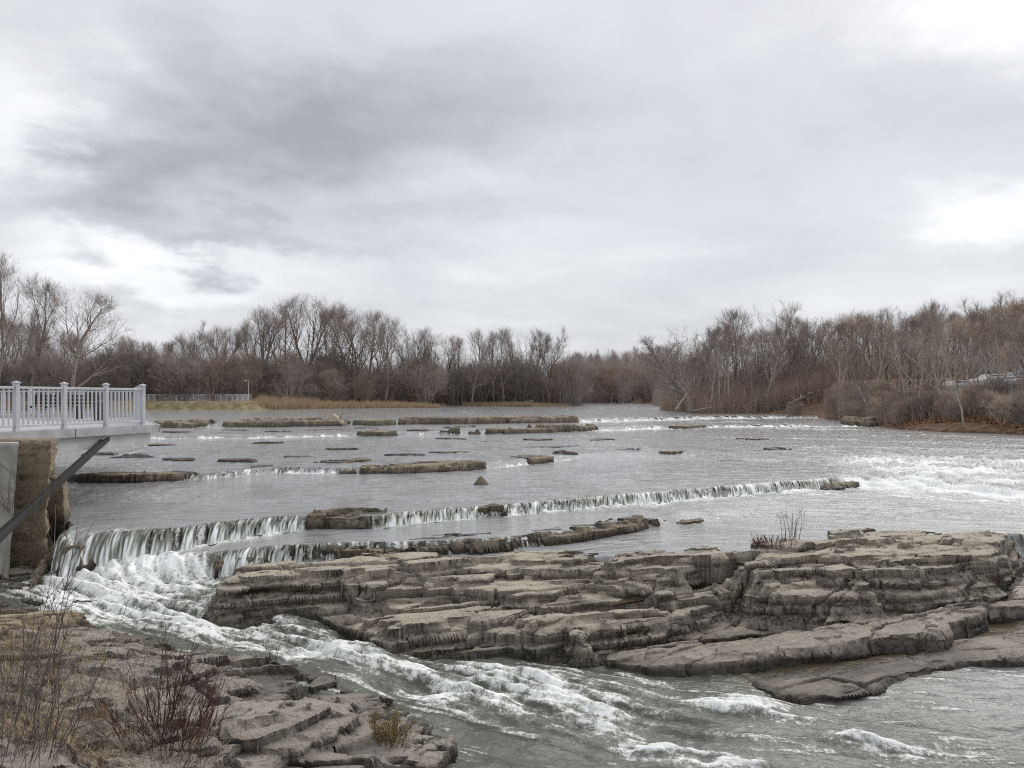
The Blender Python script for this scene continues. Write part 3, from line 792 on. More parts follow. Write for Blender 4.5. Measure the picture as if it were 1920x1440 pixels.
# ledges and stones standing in the river
def ledge(label, base, d, h, depth, seed, name='rock_ledge', m=M_LEDGE, group=None, res=None, warp=None):
    front = [U(p[0], p[1], p[2] if len(p) > 2 else d) for p in base]
    Ym = np.mean([p[1] for p in front])
    back = [np.array((p[0] * (1 + 0.0 * depth), p[1] + depth * (0.75 + 0.5 * random.Random(seed + i).random()))) for i, p in enumerate(front)][::-1]
    # pull the ends in so the outline tapers
    for b, f in ((back[0], front[-1]), (back[-1], front[0])):
        b[1] = f[1] + 0.35 * depth
    poly = np.array([p[:2] for p in front] + back)
    zs = np.array([(p[0], p[1], p[2] + h) for p in front])
    w = warp if warp is not None else min(0.07 * Ym / 15, 0.2 * depth)
    sc = 14.0 / Ym
    r = res or Ym * 0.0017
    pl = np.array((0, 0, EYE - d + h))
    if name == 'rock_strip':
        wl, _, _ = water_level(np.array([p[0] for p in front]), np.array([p[1] for p in front]) + depth * 0.4)
        pl = np.array((0, 0, wl.max() + h + 0.04))
    if len(base[0]) > 2: pl = plane_fit(np.array(list(map(tuple, zs)) + [(b[0], b[1], z) for b, z in zip(back, zs[::-1, 2])]))
    return build_rock(name, label, [(poly, pl)], r, seed, m, group=group, relief=min(0.06, h * 0.25), warp=w, block=min(0.22, h * 0.42, depth * 0.14) * max(1, Ym / 30), bscale=sc * 1.4, slope=4.0, bed=max(0.12, 0.16 * Ym / 25), micro=max(0.04, 0.07 * Ym / 40), shrink=0.0, wet_h=0.4 if name == 'rock_strip' else min(0.2, h * 0.6), sink=0.12)


ledge('straw-topped flat ledge just past the platform railing, far left of the river', [(277, 801), (330, 803), (388, 801)], 2.3, 0.58, 4.5, 101, m=M_FARLEDGE)
ledge('long broken ledge under the bleached driftwood log', [(416, 801), (480, 801), (560, 800), (655, 799)], 2.3, 0.6, 4.5, 102, m=M_FARLEDGE)
ledge('short blocky ledge right of the bleached driftwood log', [(668, 798), (700, 798), (737, 797)], 2.3, 0.58, 4.5, 103, m=M_FARLEDGE)
ledge('longest far ledge, with dead branches lying on it, in mid river', [(752, 796), (850, 796), (950, 794), (1075, 792)], 2.3, 0.6, 4.5, 104, m=M_FARLEDGE)
ledge('low rounded ledge in front of the short blocky far ledge', [(668, 817), (700, 818), (738, 817)], 2.5, 0.42, 2.5, 105, m=M_FARLEDGE)
ledge('thin dark ledge left of the small mid-river spills', [(765, 814), (812, 814)], 2.5, 0.38, 2, 106, m=M_FARLEDGE)
ledge('stub of ledge between two small mid-river spills', [(818, 815), (868, 815)], 2.5, 0.45, 2, 107, m=M_FARLEDGE)
ledge('small square ledge stub right of the small mid-river spill', [(874, 815), (905, 815)], 2.5, 0.45, 2, 108, m=M_FARLEDGE)
ledge('straight ledge in the second far row, ending in white rapids', [(916, 814), (1000, 812), (1118, 808)], 2.5, 0.52, 2.5, 109, m=M_FARLEDGE)
ledge('dark flat rock pair among the far rapids, centre right', [(1255, 803), (1290, 804), (1328, 801)], 2.48, 0.33, 2.5, 110, m=M_FARLEDGE)
ledge('small dark rock at the lip of the far rapids', [(1345, 784), (1366, 784)], 2.25, 0.25, 1.5, 111, m=M_FARLEDGE, name='boulder')
ledge('thin slab just below the second far row of ledges', [(815, 823), (850, 824), (875, 824)], 2.5, 0.1, 1.2, 112, m=M_FARLEDGE)
ledge('flat low rock in mid river above the dark islet', [(985, 840), (1040, 841), (1090, 838)], 2.54, 0.12, 1.6, 113, m=M_FARLEDGE)
ledge('dark islet with foam at its right end, middle of the river', [(952, 862), (1000, 865), (1040, 862)], 2.58, 0.22, 1.6, 114)
ledge('small dark rock alone between mid river and right rapids', [(1232, 850), (1262, 852), (1290, 850)], 2.58, 0.16, 1.1, 115)
ledge('dark rock with a low tail in the right half of the river', [(1385, 825), (1415, 826), (1450, 825)], 2.52, 0.2, 1.6, 116, m=M_FARLEDGE)
ledge('thin dark rock below the rock with a tail, right half', [(1392, 852), (1412, 854), (1432, 853)], 2.58, 0.08, 1.0, 117)
ledge('low mossy ledge of the third row, right of the left long slab', [(410, 886), (460, 887), (518, 882)], 2.66, 0.16, 1.6, 118)
ledge('thin flat ledge far behind the left long slab', [(400, 858), (450, 859), (518, 855)], 2.56, 0.1, 1.6, 119)
ledge('mossy oval ledge left of the long third-row ledge', [(588, 874), (640, 876), (692, 870)], 2.62, 0.22, 2.0, 120)
ledge('left long slab of the third row, behind the platform brace', [(148, 904), (230, 905), (300, 903), (370, 899)], 2.7, 0.26, 1.7, 121)
ledge('flat wet slab beside the stone pier under the platform', [(112, 884), (150, 885), (190, 882)], 2.62, 0.08, 1.4, 122)
ledge('stub of ledge beside the small third-row spill', [(632, 889), (664, 888)], 2.7, 0.24, 0.8, 123)
ledge('long third-row ledge left of the lone pointed boulder', [(672, 889), (760, 888), (840, 885), (917, 880)], 2.7, 0.27, 1.5, 124)
ledge('thin dark ledge barely above water in the left pool', [(455, 947), (520, 946), (592, 941)], 2.73, 0.10, 0.5, 125)
ledge('thinnest dark ledge trailing right in the left pool', [(592, 941), (640, 938), (680, 934)], 2.73, 0.05, 0.35, 126)
ledge('square tan ledge splitting the main falls', [(578, 994, 3.0), (640, 994, 3.0), (690, 991, 2.98), (722, 987, 2.97)], 3.0, 0.37, 1.0, 127)
ledge('dark ledge stub in the main falls, right of the square ledge', [(898, 972, 2.95), (920, 970, 2.95), (946, 968, 2.95)], 2.95, 0.33, 0.6, 128)
ledge('dark rock at the right end of the main falls', [(1545, 918, 2.95), (1570, 917, 2.95), (1606, 911, 2.95)], 2.95, 0.26, 0.7, 129)
ledge('long low ledge curving behind the tan shelf', [(606, 1049, 3.28), (660, 1046, 3.25), (760, 1044, 3.24), (830, 1041, 3.23), (900, 1037, 3.22), (1000, 1027, 3.2), (1090, 1014, 3.17), (1160, 1000, 3.15), (1228, 986, 3.13)], 3.2, 0.27, 0.9, 130, warp=0.12)
ledge('small stone past the right end of the curving ledge', [(1236, 984), (1262, 981)], 3.12, 0.12, 0.5, 131, name='boulder')
ledge('flat broken stone in the pool behind the shelf', [(1268, 980), (1290, 981), (1312, 977)], 3.11, 0.12, 0.5, 132, name='boulder')
ledge('little dark stone right of the flat broken stone', [(1332, 971), (1350, 969)], 3.1, 0.08, 0.3, 133, name='boulder')
ledge('tiny dark stone alone in the pool behind the dry shrub', [(1518, 981), (1528, 981)], 3.1, 0.07, 0.15, 134, name='boulder', res=0.02)
ledge('thin lip of rock in front of the curving ledge', [(1000, 1022), (1050, 1021), (1092, 1016)], 3.19, 0.08, 0.3, 135)
ledge('slanting grey rock shelf at the foot of the right bank', [(1582, 797), (1630, 799), (1682, 797)], 2.45, 0.75, 5, 136, m=M_FARLEDGE)
ledge('rock hump below the right bank washed by pale water', [(1655, 825), (1700, 826), (1760, 825)], 2.54, 0.05, 1.2, 137, m=M_FARLEDGE)


def boulder(label, px, py, d, w, h, seed):
    rnd = np.random.RandomState(seed)
    me = bpy.data.meshes.new('boulder')
    import bmesh
    bm = bmesh.new(); bmesh.ops.create_icosphere(bm, subdivisions=4, radius=1.0)
    for v in bm.verts:
        p = v.co; a = math.atan2(p.y, p.x)
        taper = 1.0 - 0.62 * max(p.z, 0) ** 0.8
        n = float(fbm(np.array([p.x * 1.4 + p.z]), np.array([p.y * 1.4 - p.z]), 4, seed)[0]) * 0.24
        p.x *= taper * w / 2 * (1 + n); p.y *= taper * w / 2 * (1 + n); p.z *= h * (1 + n * 0.6)
    bm.to_mesh(me); bm.free()
    z = np.array([v.co.z for v in me.vertices])
    a = me.attributes.new('wet', 'FLOAT', 'POINT'); a.data.foreach_set('value', sstep(0.12, 0.0, z).astype(np.float32))
    a = me.attributes.new('dark_tone', 'FLOAT', 'POINT'); a.data.foreach_set('value', np.full(len(z), 0.5, np.float32))
    o = link('boulder', me, M_LEDGE); o.location = U(px, py, d)
    return tag(o, label, 'rock')


boulder('lone pointed dark boulder in open water, middle of the river', 902, 909, 2.71, 0.5, 0.27, 5)

rs_ = random.Random(12)
for k, (px, py, w_, d) in enumerate([(330, 816, 60, 2.47), (420, 812, 80, 2.47), (520, 815, 90, 2.47), (610, 811, 70, 2.46), (690, 806, 60, 2.4), (860, 804, 70, 2.38), (300, 838, 50, 2.54), (500, 834, 60, 2.54), (640, 846, 70, 2.55),
        (330, 868, 60, 2.58), (250, 862, 80, 2.57), (440, 872, 70, 2.6), (560, 862, 60, 2.58), (760, 858, 90, 2.57), (840, 852, 80, 2.56), (930, 829, 60, 2.53), (1010, 826, 50, 2.52), (1130, 826, 50, 2.52), (1180, 846, 50, 2.55),
        (1060, 856, 50, 2.58), (180, 858, 70, 2.57), (1460, 846, 50, 2.56), (1380, 862, 60, 2.6)]):
    ledge('thin rock strip nearly flush with the water ' + ('left of the mid river' if px < 700 else 'in the middle of the river' if px < 1150 else 'right of the mid river'),
          [(px - w_ * 0.5, py + rs_.uniform(-1, 1)), (px, py + rs_.uniform(-0.5, 1)), (px + w_ * 0.5, py + rs_.uniform(-1.5, 0.5))], d, rs_.uniform(0.05, 0.11), rs_.uniform(0.7, 1.6), 300 + k, name='rock_strip', m=M_FARLEDGE, group='thin rock strips flush with the water')

# ------------------------------------------------------------------ water
def flow_dir(x, y, low):
    cl = np.array([U(*p)[:2] for p in [(130, 1085, 3.5), (300, 1125, 3.6), (420, 1165, 3.75), (560, 1195, 3.95), (700, 1240, 4.15), (900, 1290, 4.3), (1200, 1360, 4.42), (1600, 1410, 4.48), (2100, 1440, 4.5)]])
    vx = 0; vy = 0; wt = 1e-9
    for a, b in zip(cl[:-1], cl[1:]):
        e = b - a; l = np.hypot(*e); e = e / l
        c = (a + b) / 2
        w = 1.0 / (((x - c[0]) ** 2 + (y - c[1]) ** 2) ** 1.5 + 0.2)
        vx = vx + w * e[0]; vy = vy + w * e[1]; wt = wt + w
    lx, lyv = vx / wt, vy / wt
    ux = np.interp(x, [-9, 0, 12, 18], [0.1, 0.35, 0.45, 0.75]); uy = -np.sqrt(1 - ux ** 2)
    far = sstep(30, 70, y)
    ux = ux * (1 - far) + 0.35 * far; uy = uy * (1 - far) - 0.93 * far
    fx = lx * low + ux * (1 - low); fy = lyv * low + uy * (1 - low)
    n = np.hypot(fx, fy) + 1e-6
    return fx / n, fy / n


RT = np.random.RandomState(3).rand(512, 512)


def vnoise(x, y):
    xi = np.floor(x).astype(np.int64); yi = np.floor(y).astype(np.int64)
    fx = x - xi; fy = y - yi
    fx = fx * fx * (3 - 2 * fx); fy = fy * fy * (3 - 2 * fy)
    x0 = xi & 511; x1 = (xi + 1) & 511; y0 = yi & 511; y1 = (yi + 1) & 511
    return (RT[y0, x0] * (1 - fx) + RT[y0, x1] * fx) * (1 - fy) + (RT[y1, x0] * (1 - fx) + RT[y1, x1] * fx) * fy


def lic(x, y, fx, fy, freq, length, taps, seed=0.0):
    s = np.zeros(x.shape)
    px, py = x.copy(), y.copy()
    st = length / taps
    for k in range(taps):
        t = (k - taps / 2) * st
        s += vnoise((x + fx * t) * freq + seed, (y + fy * t) * freq + seed * 1.7)
    s /= taps
    return (s - 0.5) * math.sqrt(taps) * 0.75 + 0.5


# white water: px, py, d, radius along flow, radius across, strength, wave height
WHITE = [
    (110, 1092, 3.45, 1.0, 0.7, 1.05, 0.06), (200, 1085, 3.42, 1.2, 0.6, 1.1, 0.07), (300, 1070, 3.38, 1.2, 0.4, 0.95, 0.05), (170, 1120, 3.55, 1.3, 0.7, 1.15, 0.08), (300, 1110, 3.55, 1.6, 0.6, 1.05, 0.08),
    (380, 1085, 3.48, 1.0, 0.35, 0.8, 0.04), (330, 1160, 3.72, 1.3, 0.5, 0.8, 0.05), (420, 1150, 3.7, 1.2, 0.45, 0.75, 0.05), (480, 1185, 3.88, 1.2, 0.4, 0.62, 0.04), (560, 1180, 3.9, 0.9, 0.3, 0.45, 0.03),
    (240, 1140, 3.65, 0.9, 0.45, 0.75, 0.03), (270, 1175, 3.76, 0.8, 0.25, 0.7, 0.02), (370, 1190, 3.84, 0.9, 0.3, 0.72, 0.03), (450, 1207, 3.93, 0.7, 0.25, 0.7, 0.03), (530, 1218, 3.98, 0.6, 0.22, 0.7, 0.04), (760, 1222, 4.17, 0.8, 0.18, 0.5, 0.0), (1100, 1285, 4.32, 0.9, 0.25, 0.5, 0.0), (900, 1345, 4.36, 0.8, 0.14, 0.42, 0.0),
    (620, 1225, 4.05, 0.55, 0.35, 0.95, 0.13), (690, 1240, 4.12, 0.7, 0.32, 1.0, 0.16), (600, 1215, 4.0, 0.9, 0.35, 0.6, 0.03), (790, 1262, 4.2, 0.9, 0.26, 0.6, 0.06), (690, 1195, 4.05, 1.2, 0.3, 0.45, 0.0),
    (870, 1300, 4.28, 0.6, 0.35, 0.95, 0.16), (950, 1285, 4.3, 0.7, 0.4, 1.1, 0.20), (1040, 1300, 4.33, 0.8, 0.4, 1.0, 0.14), (800, 1305, 4.27, 0.5, 0.16, 0.75, 0.03), (1120, 1330, 4.38, 0.8, 0.3, 0.75, 0.06), (1010, 1345, 4.4, 0.8, 0.3, 0.55, 0.03),
    (1150, 1365, 4.42, 0.6, 0.22, 0.6, 0.03), (1390, 1322, 4.4, 0.55, 0.2, 0.95, 0.10), (1350, 1335, 4.41, 0.5, 0.18, 0.85, 0.06), (1450, 1350, 4.43, 0.6, 0.2, 0.6, 0.02), (1240, 1408, 4.46, 0.45, 0.2, 1.0, 0.13), (1320, 1428, 4.48, 0.7, 0.2, 0.85, 0.06),
    (1200, 1340, 4.4, 1.0, 0.5, 0.35, 0.03), (1600, 1402, 4.48, 0.45, 0.2, 1.0, 0.12), (1680, 1420, 4.49, 0.7, 0.2, 0.85, 0.05), (1560, 1370, 4.46, 0.8, 0.2, 0.3, 0.0), (1700, 1330, 4.44, 1.5, 0.4, 0.16, 0.0), (1800, 1410, 4.48, 1.0, 0.25, 0.4, 0.0),
]
POOLS = [[(1150, 1240, 4.28), (1290, 1200, 4.28), (1060, 1222, 4.26), (960, 1228, 4.25), (1000, 1240, 4.28)],
         [(1400, 1275, 4.32), (1500, 1240, 4.3), (1600, 1235, 4.28), (1720, 1215, 4.28), (1790, 1190, 4.28), (1925, 1150, 4.28), (1925, 1180, 4.28), (1720, 1225, 4.28), (1600, 1250, 4.29), (1480, 1285, 4.33)],
         [(1840, 1060, 3.8), (1940, 1060, 3.8), (1940, 1115, 3.8), (1840, 1115, 3.8)]]


def shal0(x, y):
    r = np.zeros(x.shape); m = (y < 19) & (y > 9)
    for p in POOLS:
        poly = np.array([U(*q)[:2] for q in p])
        r[m] = np.maximum(r[m], sstep(-0.25, 0.1, poly_sd(poly, x[m], y[m])))
    return r


def build_water():
    ua = np.concatenate([np.linspace(-1.15, -0.70, 40)[:-1], np.linspace(-0.70, 0.70, 760), np.linspace(0.70, 1.15, 40)[1:]])
    def rows(y0, y1, d, per):
        n = int(abs(d * F / y0 - d * F / y1) / 1.875 * per)
        return 1.0 / np.linspace(1 / y0, 1 / y1, max(n, 4))[:-1]
    yr = np.concatenate([rows(6.5, 9.4, 4.5, 0.35), rows(9.4, 13.4, 4.4, 1.45), rows(13.4, 15, 3.6, 1.6), rows(15, 27, 3.0, 2.8), rows(27, 75, 2.5, 2.4), rows(75, 300, 2.0, 2.4), [300.0]])
    UU, YY = np.meshgrid(ua, yr)
    X = UU * YY; Y = YY
    nx, ny = len(ua), len(yr)
    x = X.ravel(); y = Y.ravel()
    z, fall, low = water_level(x, y)
    fx, fy = flow_dir(x, y, low)
    s_fine = lic(x, y, fx, fy, 22.0, 0.5, 12, 3.3)
    s_mid = lic(x, y, fx, fy, 8.0, 1.1, 12, 11.7)
    s_big = lic(x, y, fx, fy, 2.0, 3.0, 8, 23.1)
    foam = np.zeros(x.shape); wave = np.zeros(x.shape)
    for px, py, d, ra, rc, st, wh in WHITE:
        c = U(px, py, d)
        cfx, cfy = flow_dir(np.array([c[0]]), np.array([c[1]]), np.array([1.0]))
        a = (x - c[0]) * cfx + (y - c[1]) * cfy; b = -(x - c[0]) * cfy + (y - c[1]) * cfx
        r2 = (a / ra / 1.05) ** 2 + (b / rc / 1.1) ** 2
        m = r2 < 7
        g = np.zeros(x.shape); g[m] = np.exp(-r2[m])
        foam = np.maximum(foam, st * g) + 0.2 * np.minimum(foam, st * g)
        wave += 0.65 * wh * g
    # foam under the falls and in the rapids
    def skirt(ln, x0, x1, reach, st, seed, up=0.0):
        nonlocal foam
        dl = ly(ln, x) + wob(x, y, seed, 0.24 if seed == 6 else 0.14) - y
        on = sstep(x0 - 0.25, x0 + 0.25, x) * sstep(x1 + 0.25, x1 - 0.25, x)
        rr = reach * (0.7 + 0.6 * vnoise(x * 1.3, y * 0.3))
        f = np.where(dl > -0.08 - up, np.exp(-np.clip(dl, 0, None) / rr), 0) * on * st
        foam = np.maximum(foam, f)
    skirt(LD, -9.0, -5.0, 0.8, 1.0, 6, -0.16); skirt(LD, -5.2, -4.5, 0.35, 0.9, 6)
    skirt(LD, -2.95, -0.75, 0.22, 1.0, 6); skirt(LD, -0.2, 2.2, 0.28, 1.05, 6); skirt(LD, 2.0, 11.6, 0.55, 1.15, 6); skirt(LD, 11.2, 30, 1.5, 1.25, 6, 0.5)
    skirt(LE, -6.0, -3.6, 0.25, 0.85, 7, -0.1); skirt(LE, 5.0, 7.2, 0.4, 0.45, 7)
    skirt(LC, -8.7, -6.2, 0.4, 0.9, 5); skirt(LC, -0.8, 2.6, 0.5, 0.75, 5); skirt(LC, -11.5, -8.7, 0.3, 0.5, 5); skirt(LC, 6, 9, 0.6, 0.3, 5)
    skirt(LB, -26, -8.5, 0.7, 0.95, 4); skirt(LB, -8.5, 6.0, 0.45, 0.5, 4); skirt(LB, 5.5, 40, 1.6, 1.0, 4)
    skirt(LA, 5.5, 45, 2.2, 1.05, 3); skirt(LA, -11.5, -9.7, 0.8, 0.8, 3); skirt(LA, -26, -20, 0.5, 0.6, 3); skirt(LA, -9.8, 5, 0.4, 0.35, 3)
    skirt(LG, 11.0, 20, 0.4, 1.0, 8)
    # long pale runs on the right side
    def run(pts, rc, st, mn=0.1, wh=0.0):
        nonlocal foam, wave
        a = np.array([U(*p)[:2] for p in pts])
        o = np.argsort(a[:, 0]); a = a[o]
        dd = np.abs(np.interp(x, a[:, 0], a[:, 1]) - y)
        on = sstep(a[0, 0] - 1.0, a[0, 0] + 1.5, x) * sstep(a[-1, 0] + 1.0, a[-1, 0] - 1.0, x)
        br = np.clip(0.75 + 1.5 * fbm(x * 0.35 * 1.2 / rc, y * 1.1 / rc, 4, 61), mn, 1.25)
        foam = np.maximum(foam, st * on * br * np.exp(-(dd / rc) ** 2))
        if wh: wave += wh * on * np.exp(-(dd / rc) ** 2) * (0.6 + 1.6 * fbm(x * 0.7, y * 1.3, 4, 63))
    run([(1600, 900, 2.85), (1750, 893, 2.85), (1960, 905, 2.85), (2300, 920, 2.85)], 1.5, 1.1, 0.4, 0.16)
    run([(1640, 912, 2.93), (1780, 910, 2.92), (1990, 922, 2.92), (2300, 940, 2.92)], 1.2, 1.1, 0.4, 0.12)
    run([(1560, 872, 2.7), (1700, 862, 2.7), (1900, 872, 2.72), (2300, 880, 2.72)], 2.2, 0.7, 0.1, 0.14)
    run([(1250, 792, 2.4), (1400, 793, 2.4), (1560, 800, 2.45), (1900, 840, 2.5), (2300, 860, 2.5)], 3.0, 0.5)
    run([(1350, 800, 2.45), (1600, 805, 2.5), (1800, 818, 2.5), (2000, 830, 2.5)], 3.0, 0.45)
    run([(1780, 955, 3.0), (1870, 948, 3.0), (2000, 955, 3.0)], 0.45, 0.5)
    run([(1270, 985, 3.1), (1330, 976, 3.1), (1400, 966, 3.08)], 0.25, 0.55)
    run([(1400, 940, 3.0), (1500, 946, 3.0), (1600, 950, 3.0)], 0.35, 0.35)
    run([(300, 830, 2.5), (700, 824, 2.5), (1000, 830, 2.5)], 1.2, 0.14)
    run([(700, 866, 2.6), (900, 862, 2.6), (1200, 858, 2.6), (1500, 862, 2.6)], 1.2, 0.25)
    run([(560, 1195, 3.92), (700, 1240, 4.12), (860, 1285, 4.27), (1050, 1315, 4.34), (1250, 1375, 4.43), (1500, 1410, 4.48)], 0.5, 0.3)
    run([(1250, 1320, 4.4), (1450, 1355, 4.44), (1700, 1375, 4.46), (2000, 1380, 4.46)], 0.4, 0.26)
    run([(1620, 880, 2.78), (1760, 872, 2.74), (1900, 882, 2.76), (2300, 890, 2.76)], 1.2, 0.9, 0.1, 0.16)
    run([(1480, 925, 2.93), (1650, 928, 2.95), (1850, 936, 2.95), (2200, 950, 2.95)], 0.5, 0.7)
    run([(1450, 845, 2.62), (1600, 842, 2.62), (1900, 850, 2.62), (2300, 860, 2.62)], 1.0, 0.4)
    run([(1300, 820, 2.53), (1600, 826, 2.55), (1900, 838, 2.57), (2300, 850, 2.57)], 1.2, 0.4)
    run([(1650, 965, 3.05), (1800, 968, 3.06), (2000, 975, 3.06)], 0.35, 0.4)
    # filaments: a web of ridges that follows the flow
    wxw = x + 0.10 * (s_mid - 0.5) * 2; wyw = y + 0.10 * (s_fine - 0.5) * 2
    web = ridged(wxw * 2.3 + 0.7 * fbm(x * 1.5, y * 1.5, 2, 4), wyw * 3.4, 4, 70)
    tex = 0.42 * s_fine + 0.33 * s_mid + 0.25 * np.clip(web * 0.5 + 0.5, 0, 1)
    tex = (tex - tex.mean()) / (tex.std() + 1e-6)
    amp = np.interp(y, [9, 14, 30, 80], [1.0, 1.0, 0.8, 0.6])
    tex2 = 0.5 * tex + 0.5 * fbm(x * 5 + 2 * s_mid, y * 7 + 2 * s_mid, 4, 75) * 2.6
    patch = fbm(x * 1.1 + fx * s_mid, y * 1.6, 4, 76) * 1.4
    lowmix = sstep(0.2, 0.7, low) * 1.0
    fo = np.clip(foam, 0, 1.15)
    web2 = np.clip(0.5 + 0.5 * ridged(x * 3.1 + 0.35 * s_mid, y * 4.6 + 0.35 * s_fine, 4, 77), 0, 1)
    f = fo * (0.86 - 0.28 * lowmix) + (0.28 * tex2 + 0.10 * tex2 * lowmix + 0.30 * patch * lowmix + 0.55 * (web2 - 0.55) * lowmix) * amp * sstep(0.02, 0.45, fo) - 0.07
    f = f + (0.42 * fbm(x * 0.55, y * 1.5, 4, 78) + 0.25 * fbm(x * 1.8, y * 3.6, 3, 79)) * sstep(19, 24, y) * sstep(0.05, 0.4, fo)
    # stray flecks on running water
    calm = np.interp(x, [-9, 0, 8, 16], [0.2, 0.25, 0.7, 1.0]) * sstep(17, 20, y)
    f = np.maximum(f, low * (x < 8) * 0.48 * sstep(0.55, 1.9, tex + 0.9 * patch + 0.4 * (s_big - 0.5)) * (1 - shal0(x, y)))
    f = np.maximum(f, 0.5 * sstep(1.55, 2.8, tex + 0.5 * (s_big - 0.5)) * calm)
    f = np.clip(f, 0, 1)
    bed = np.clip(fall, 0, 1) * np.where(x < 11.0, 1, 0.25) * sstep(75, 60, y)
    shal = np.zeros(x.shape)
    nearm = (y < 19) & (y > 9)
    for p in POOLS:
        poly = np.array([U(*q)[:2] for q in p])
        shal[nearm] = np.maximum(shal[nearm], sstep(-0.25, 0.1, poly_sd(poly, x[nearm], y[nearm])))
    shal = np.maximum(shal, 0.18 * sstep(0.5, 0.9, s_big) * (y > 14))
    sx = x + 0.25 * y
    stk = 0.30 + 0.75 * fbm(sx * 4.5, y * 0.25, 3, 501) + 0.7 * fbm(sx * 15, y * 0.4, 3, 503)
    onf = np.clip(fall, 0, 1) * (x < 11.0) * (y < 32)
    f = np.where(onf > 0.05, np.maximum(f, np.clip(stk, 0, 0.72) * onf), f)
    f = f * (1 - shal * 0.9)
    deep = np.clip(sstep(0.3, 0.9, low) * np.interp(x, [2, 8], [1.0, 0.6]) + 0.25 * fbm(x * 0.25, y * 0.35, 3, 66) + 0.3 * (s_big - 0.5), 0, 1)  # lower-channel mask with noise; picks the darker base without the painted sheen
    # surface shape
    rough = np.clip(foam, 0, 1.2)
    zz = z + wave * (0.75 + 0.9 * (s_mid - 0.5)) + rough * 0.10 * (s_mid - 0.5) + rough * 0.035 * (s_fine - 0.5) + rough * 0.06 * fbm(x * 1.6, y * 2.4, 3, 90, 0.5)
    chop = np.interp(y, [9, 15, 25, 60, 150], [0.075, 0.045, 0.035, 0.06, 0.06]) * (1 - 0.85 * np.clip(fall, 0, 1)) * (1 - shal * 0.9)
    calmpool = ((y > 15) & (y < 20.5) & (low < 0.5)).astype(float)
    zz = zz + chop * (1 - 0.75 * calmpool) * (0.75 * fbm(x * 0.9, y * 1.7, 4, 95) + 0.55 * (s_mid - 0.5))
    # smooth tongues between waves: troughs
    for px, py, d, ra, rc, dep in [(700, 1200, 4.08, 0.9, 0.4, 0.07), (820, 1290, 4.25, 0.7, 0.3, 0.10), (1280, 1300, 4.38, 0.6, 0.3, 0.10), (1150, 1420, 4.46, 0.5, 0.25, 0.06), (560, 1215, 3.98, 0.5, 0.3, 0.06)]:
        c = U(px, py, d)
        zz = zz - dep * np.exp(-((x - c[0]) / ra) ** 2 - ((y - c[1]) / rc) ** 2)
    V = np.stack((x, y, zz), -1)
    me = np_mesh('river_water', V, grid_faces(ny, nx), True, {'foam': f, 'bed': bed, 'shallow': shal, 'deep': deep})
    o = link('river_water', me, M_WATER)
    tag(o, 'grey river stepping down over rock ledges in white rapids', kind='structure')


build_water()

# bed under the water so nothing is open from the side
bx = np.linspace(-320, 320, 41); by = np.concatenate([np.linspace(-60, 60, 25), np.linspace(70, 900, 30)])
BX, BY = np.meshgrid(bx, by)
BZ = np.where(BY < 70, -2.0, 0.6)
o = link('ground', np_mesh('ground', np.stack((BX, BY, BZ), -1).reshape(-1, 3), grid_faces(len(by), len(bx))), M_FARGROUND)
tag(o, 'brown ground under and around the river', kind='structure')


# ------------------------------------------------------------------ falling water
def waterfall(label, ln, x0, x1, drop, seed, dens=0.5, reach=0.16, step=0.022, seedw=6, wamp=0.24, w=0.22, group=None, fr=1.0):
    n = int((x1 - x0) / step); rows = 14
    s = np.linspace(x0, x1, n); t = np.linspace(0, 1, rows)
    S, T = np.meshgrid(s, t)
    yb = ly(ln, S)
    yb = yb + wob(S, yb, seedw, wamp)
    zt, _, _ = water_level(S.ravel(), (yb + w + 0.10).ravel()); zb, _, _ = water_level(S.ravel(), (yb - 0.12).ravel())
    zt = zt.reshape(S.shape); zb = zb.reshape(S.shape) - 0.02
    n1 = fbm(S * 5.5 * fr, T * 0.5, 3, seed); n2 = fbm(S * 22 * fr, T * 1.3, 3, seed + 4); n3 = fbm(S * 0.8 * fr, T * 0.05, 3, seed + 8) * 1.5
    out = reach * (0.7 + 0.8 * n1 + 0.5 * n3)
    PY = yb + w + 0.05 - (w + 0.05) * T ** 0.75 - np.clip(out, 0.02, 1) * T ** 0.6 + 0.015 * n2
    PZ = zt + 0.012 - (zt - zb) * T ** 1.7 + 0.01 * n2
    n4 = fbm(S * 60 * fr, T * 2.0, 2, seed + 14)
    foam = np.clip(0.26 + 0.7 * n1 + 0.9 * n2 + 0.6 * n4 + 0.3 * n3 + 0.38 * T ** 2 - 0.2 * (1 - T), 0, 1)
    mask = n1 * 0.9 + n2 * 0.9 + n4 * 0.6 + n3 * 0.7 + (dens - 0.5) * 1.7 + 0.25 * T ** 3 - 0.12
    i = grid_faces(rows, n)
    keep = mask.ravel()[i].mean(1) > 0
    i = i[keep]
    used = np.unique(i); mp = np.full(S.size, -1); mp[used] = np.arange(len(used))
    P = np.stack((S, PY, PZ), -1).reshape(-1, 3)[used]
    cen = np.array((P[:, 0].mean(), P[:, 1].mean(), P[:, 2].min()))
    me = np_mesh('waterfall', P - cen, mp[i], True, {'foam': foam.ravel()[used]})
    o = link('waterfall', me, M_FALL); o.location = cen
    return tag(o, label, 'waterfall', group)


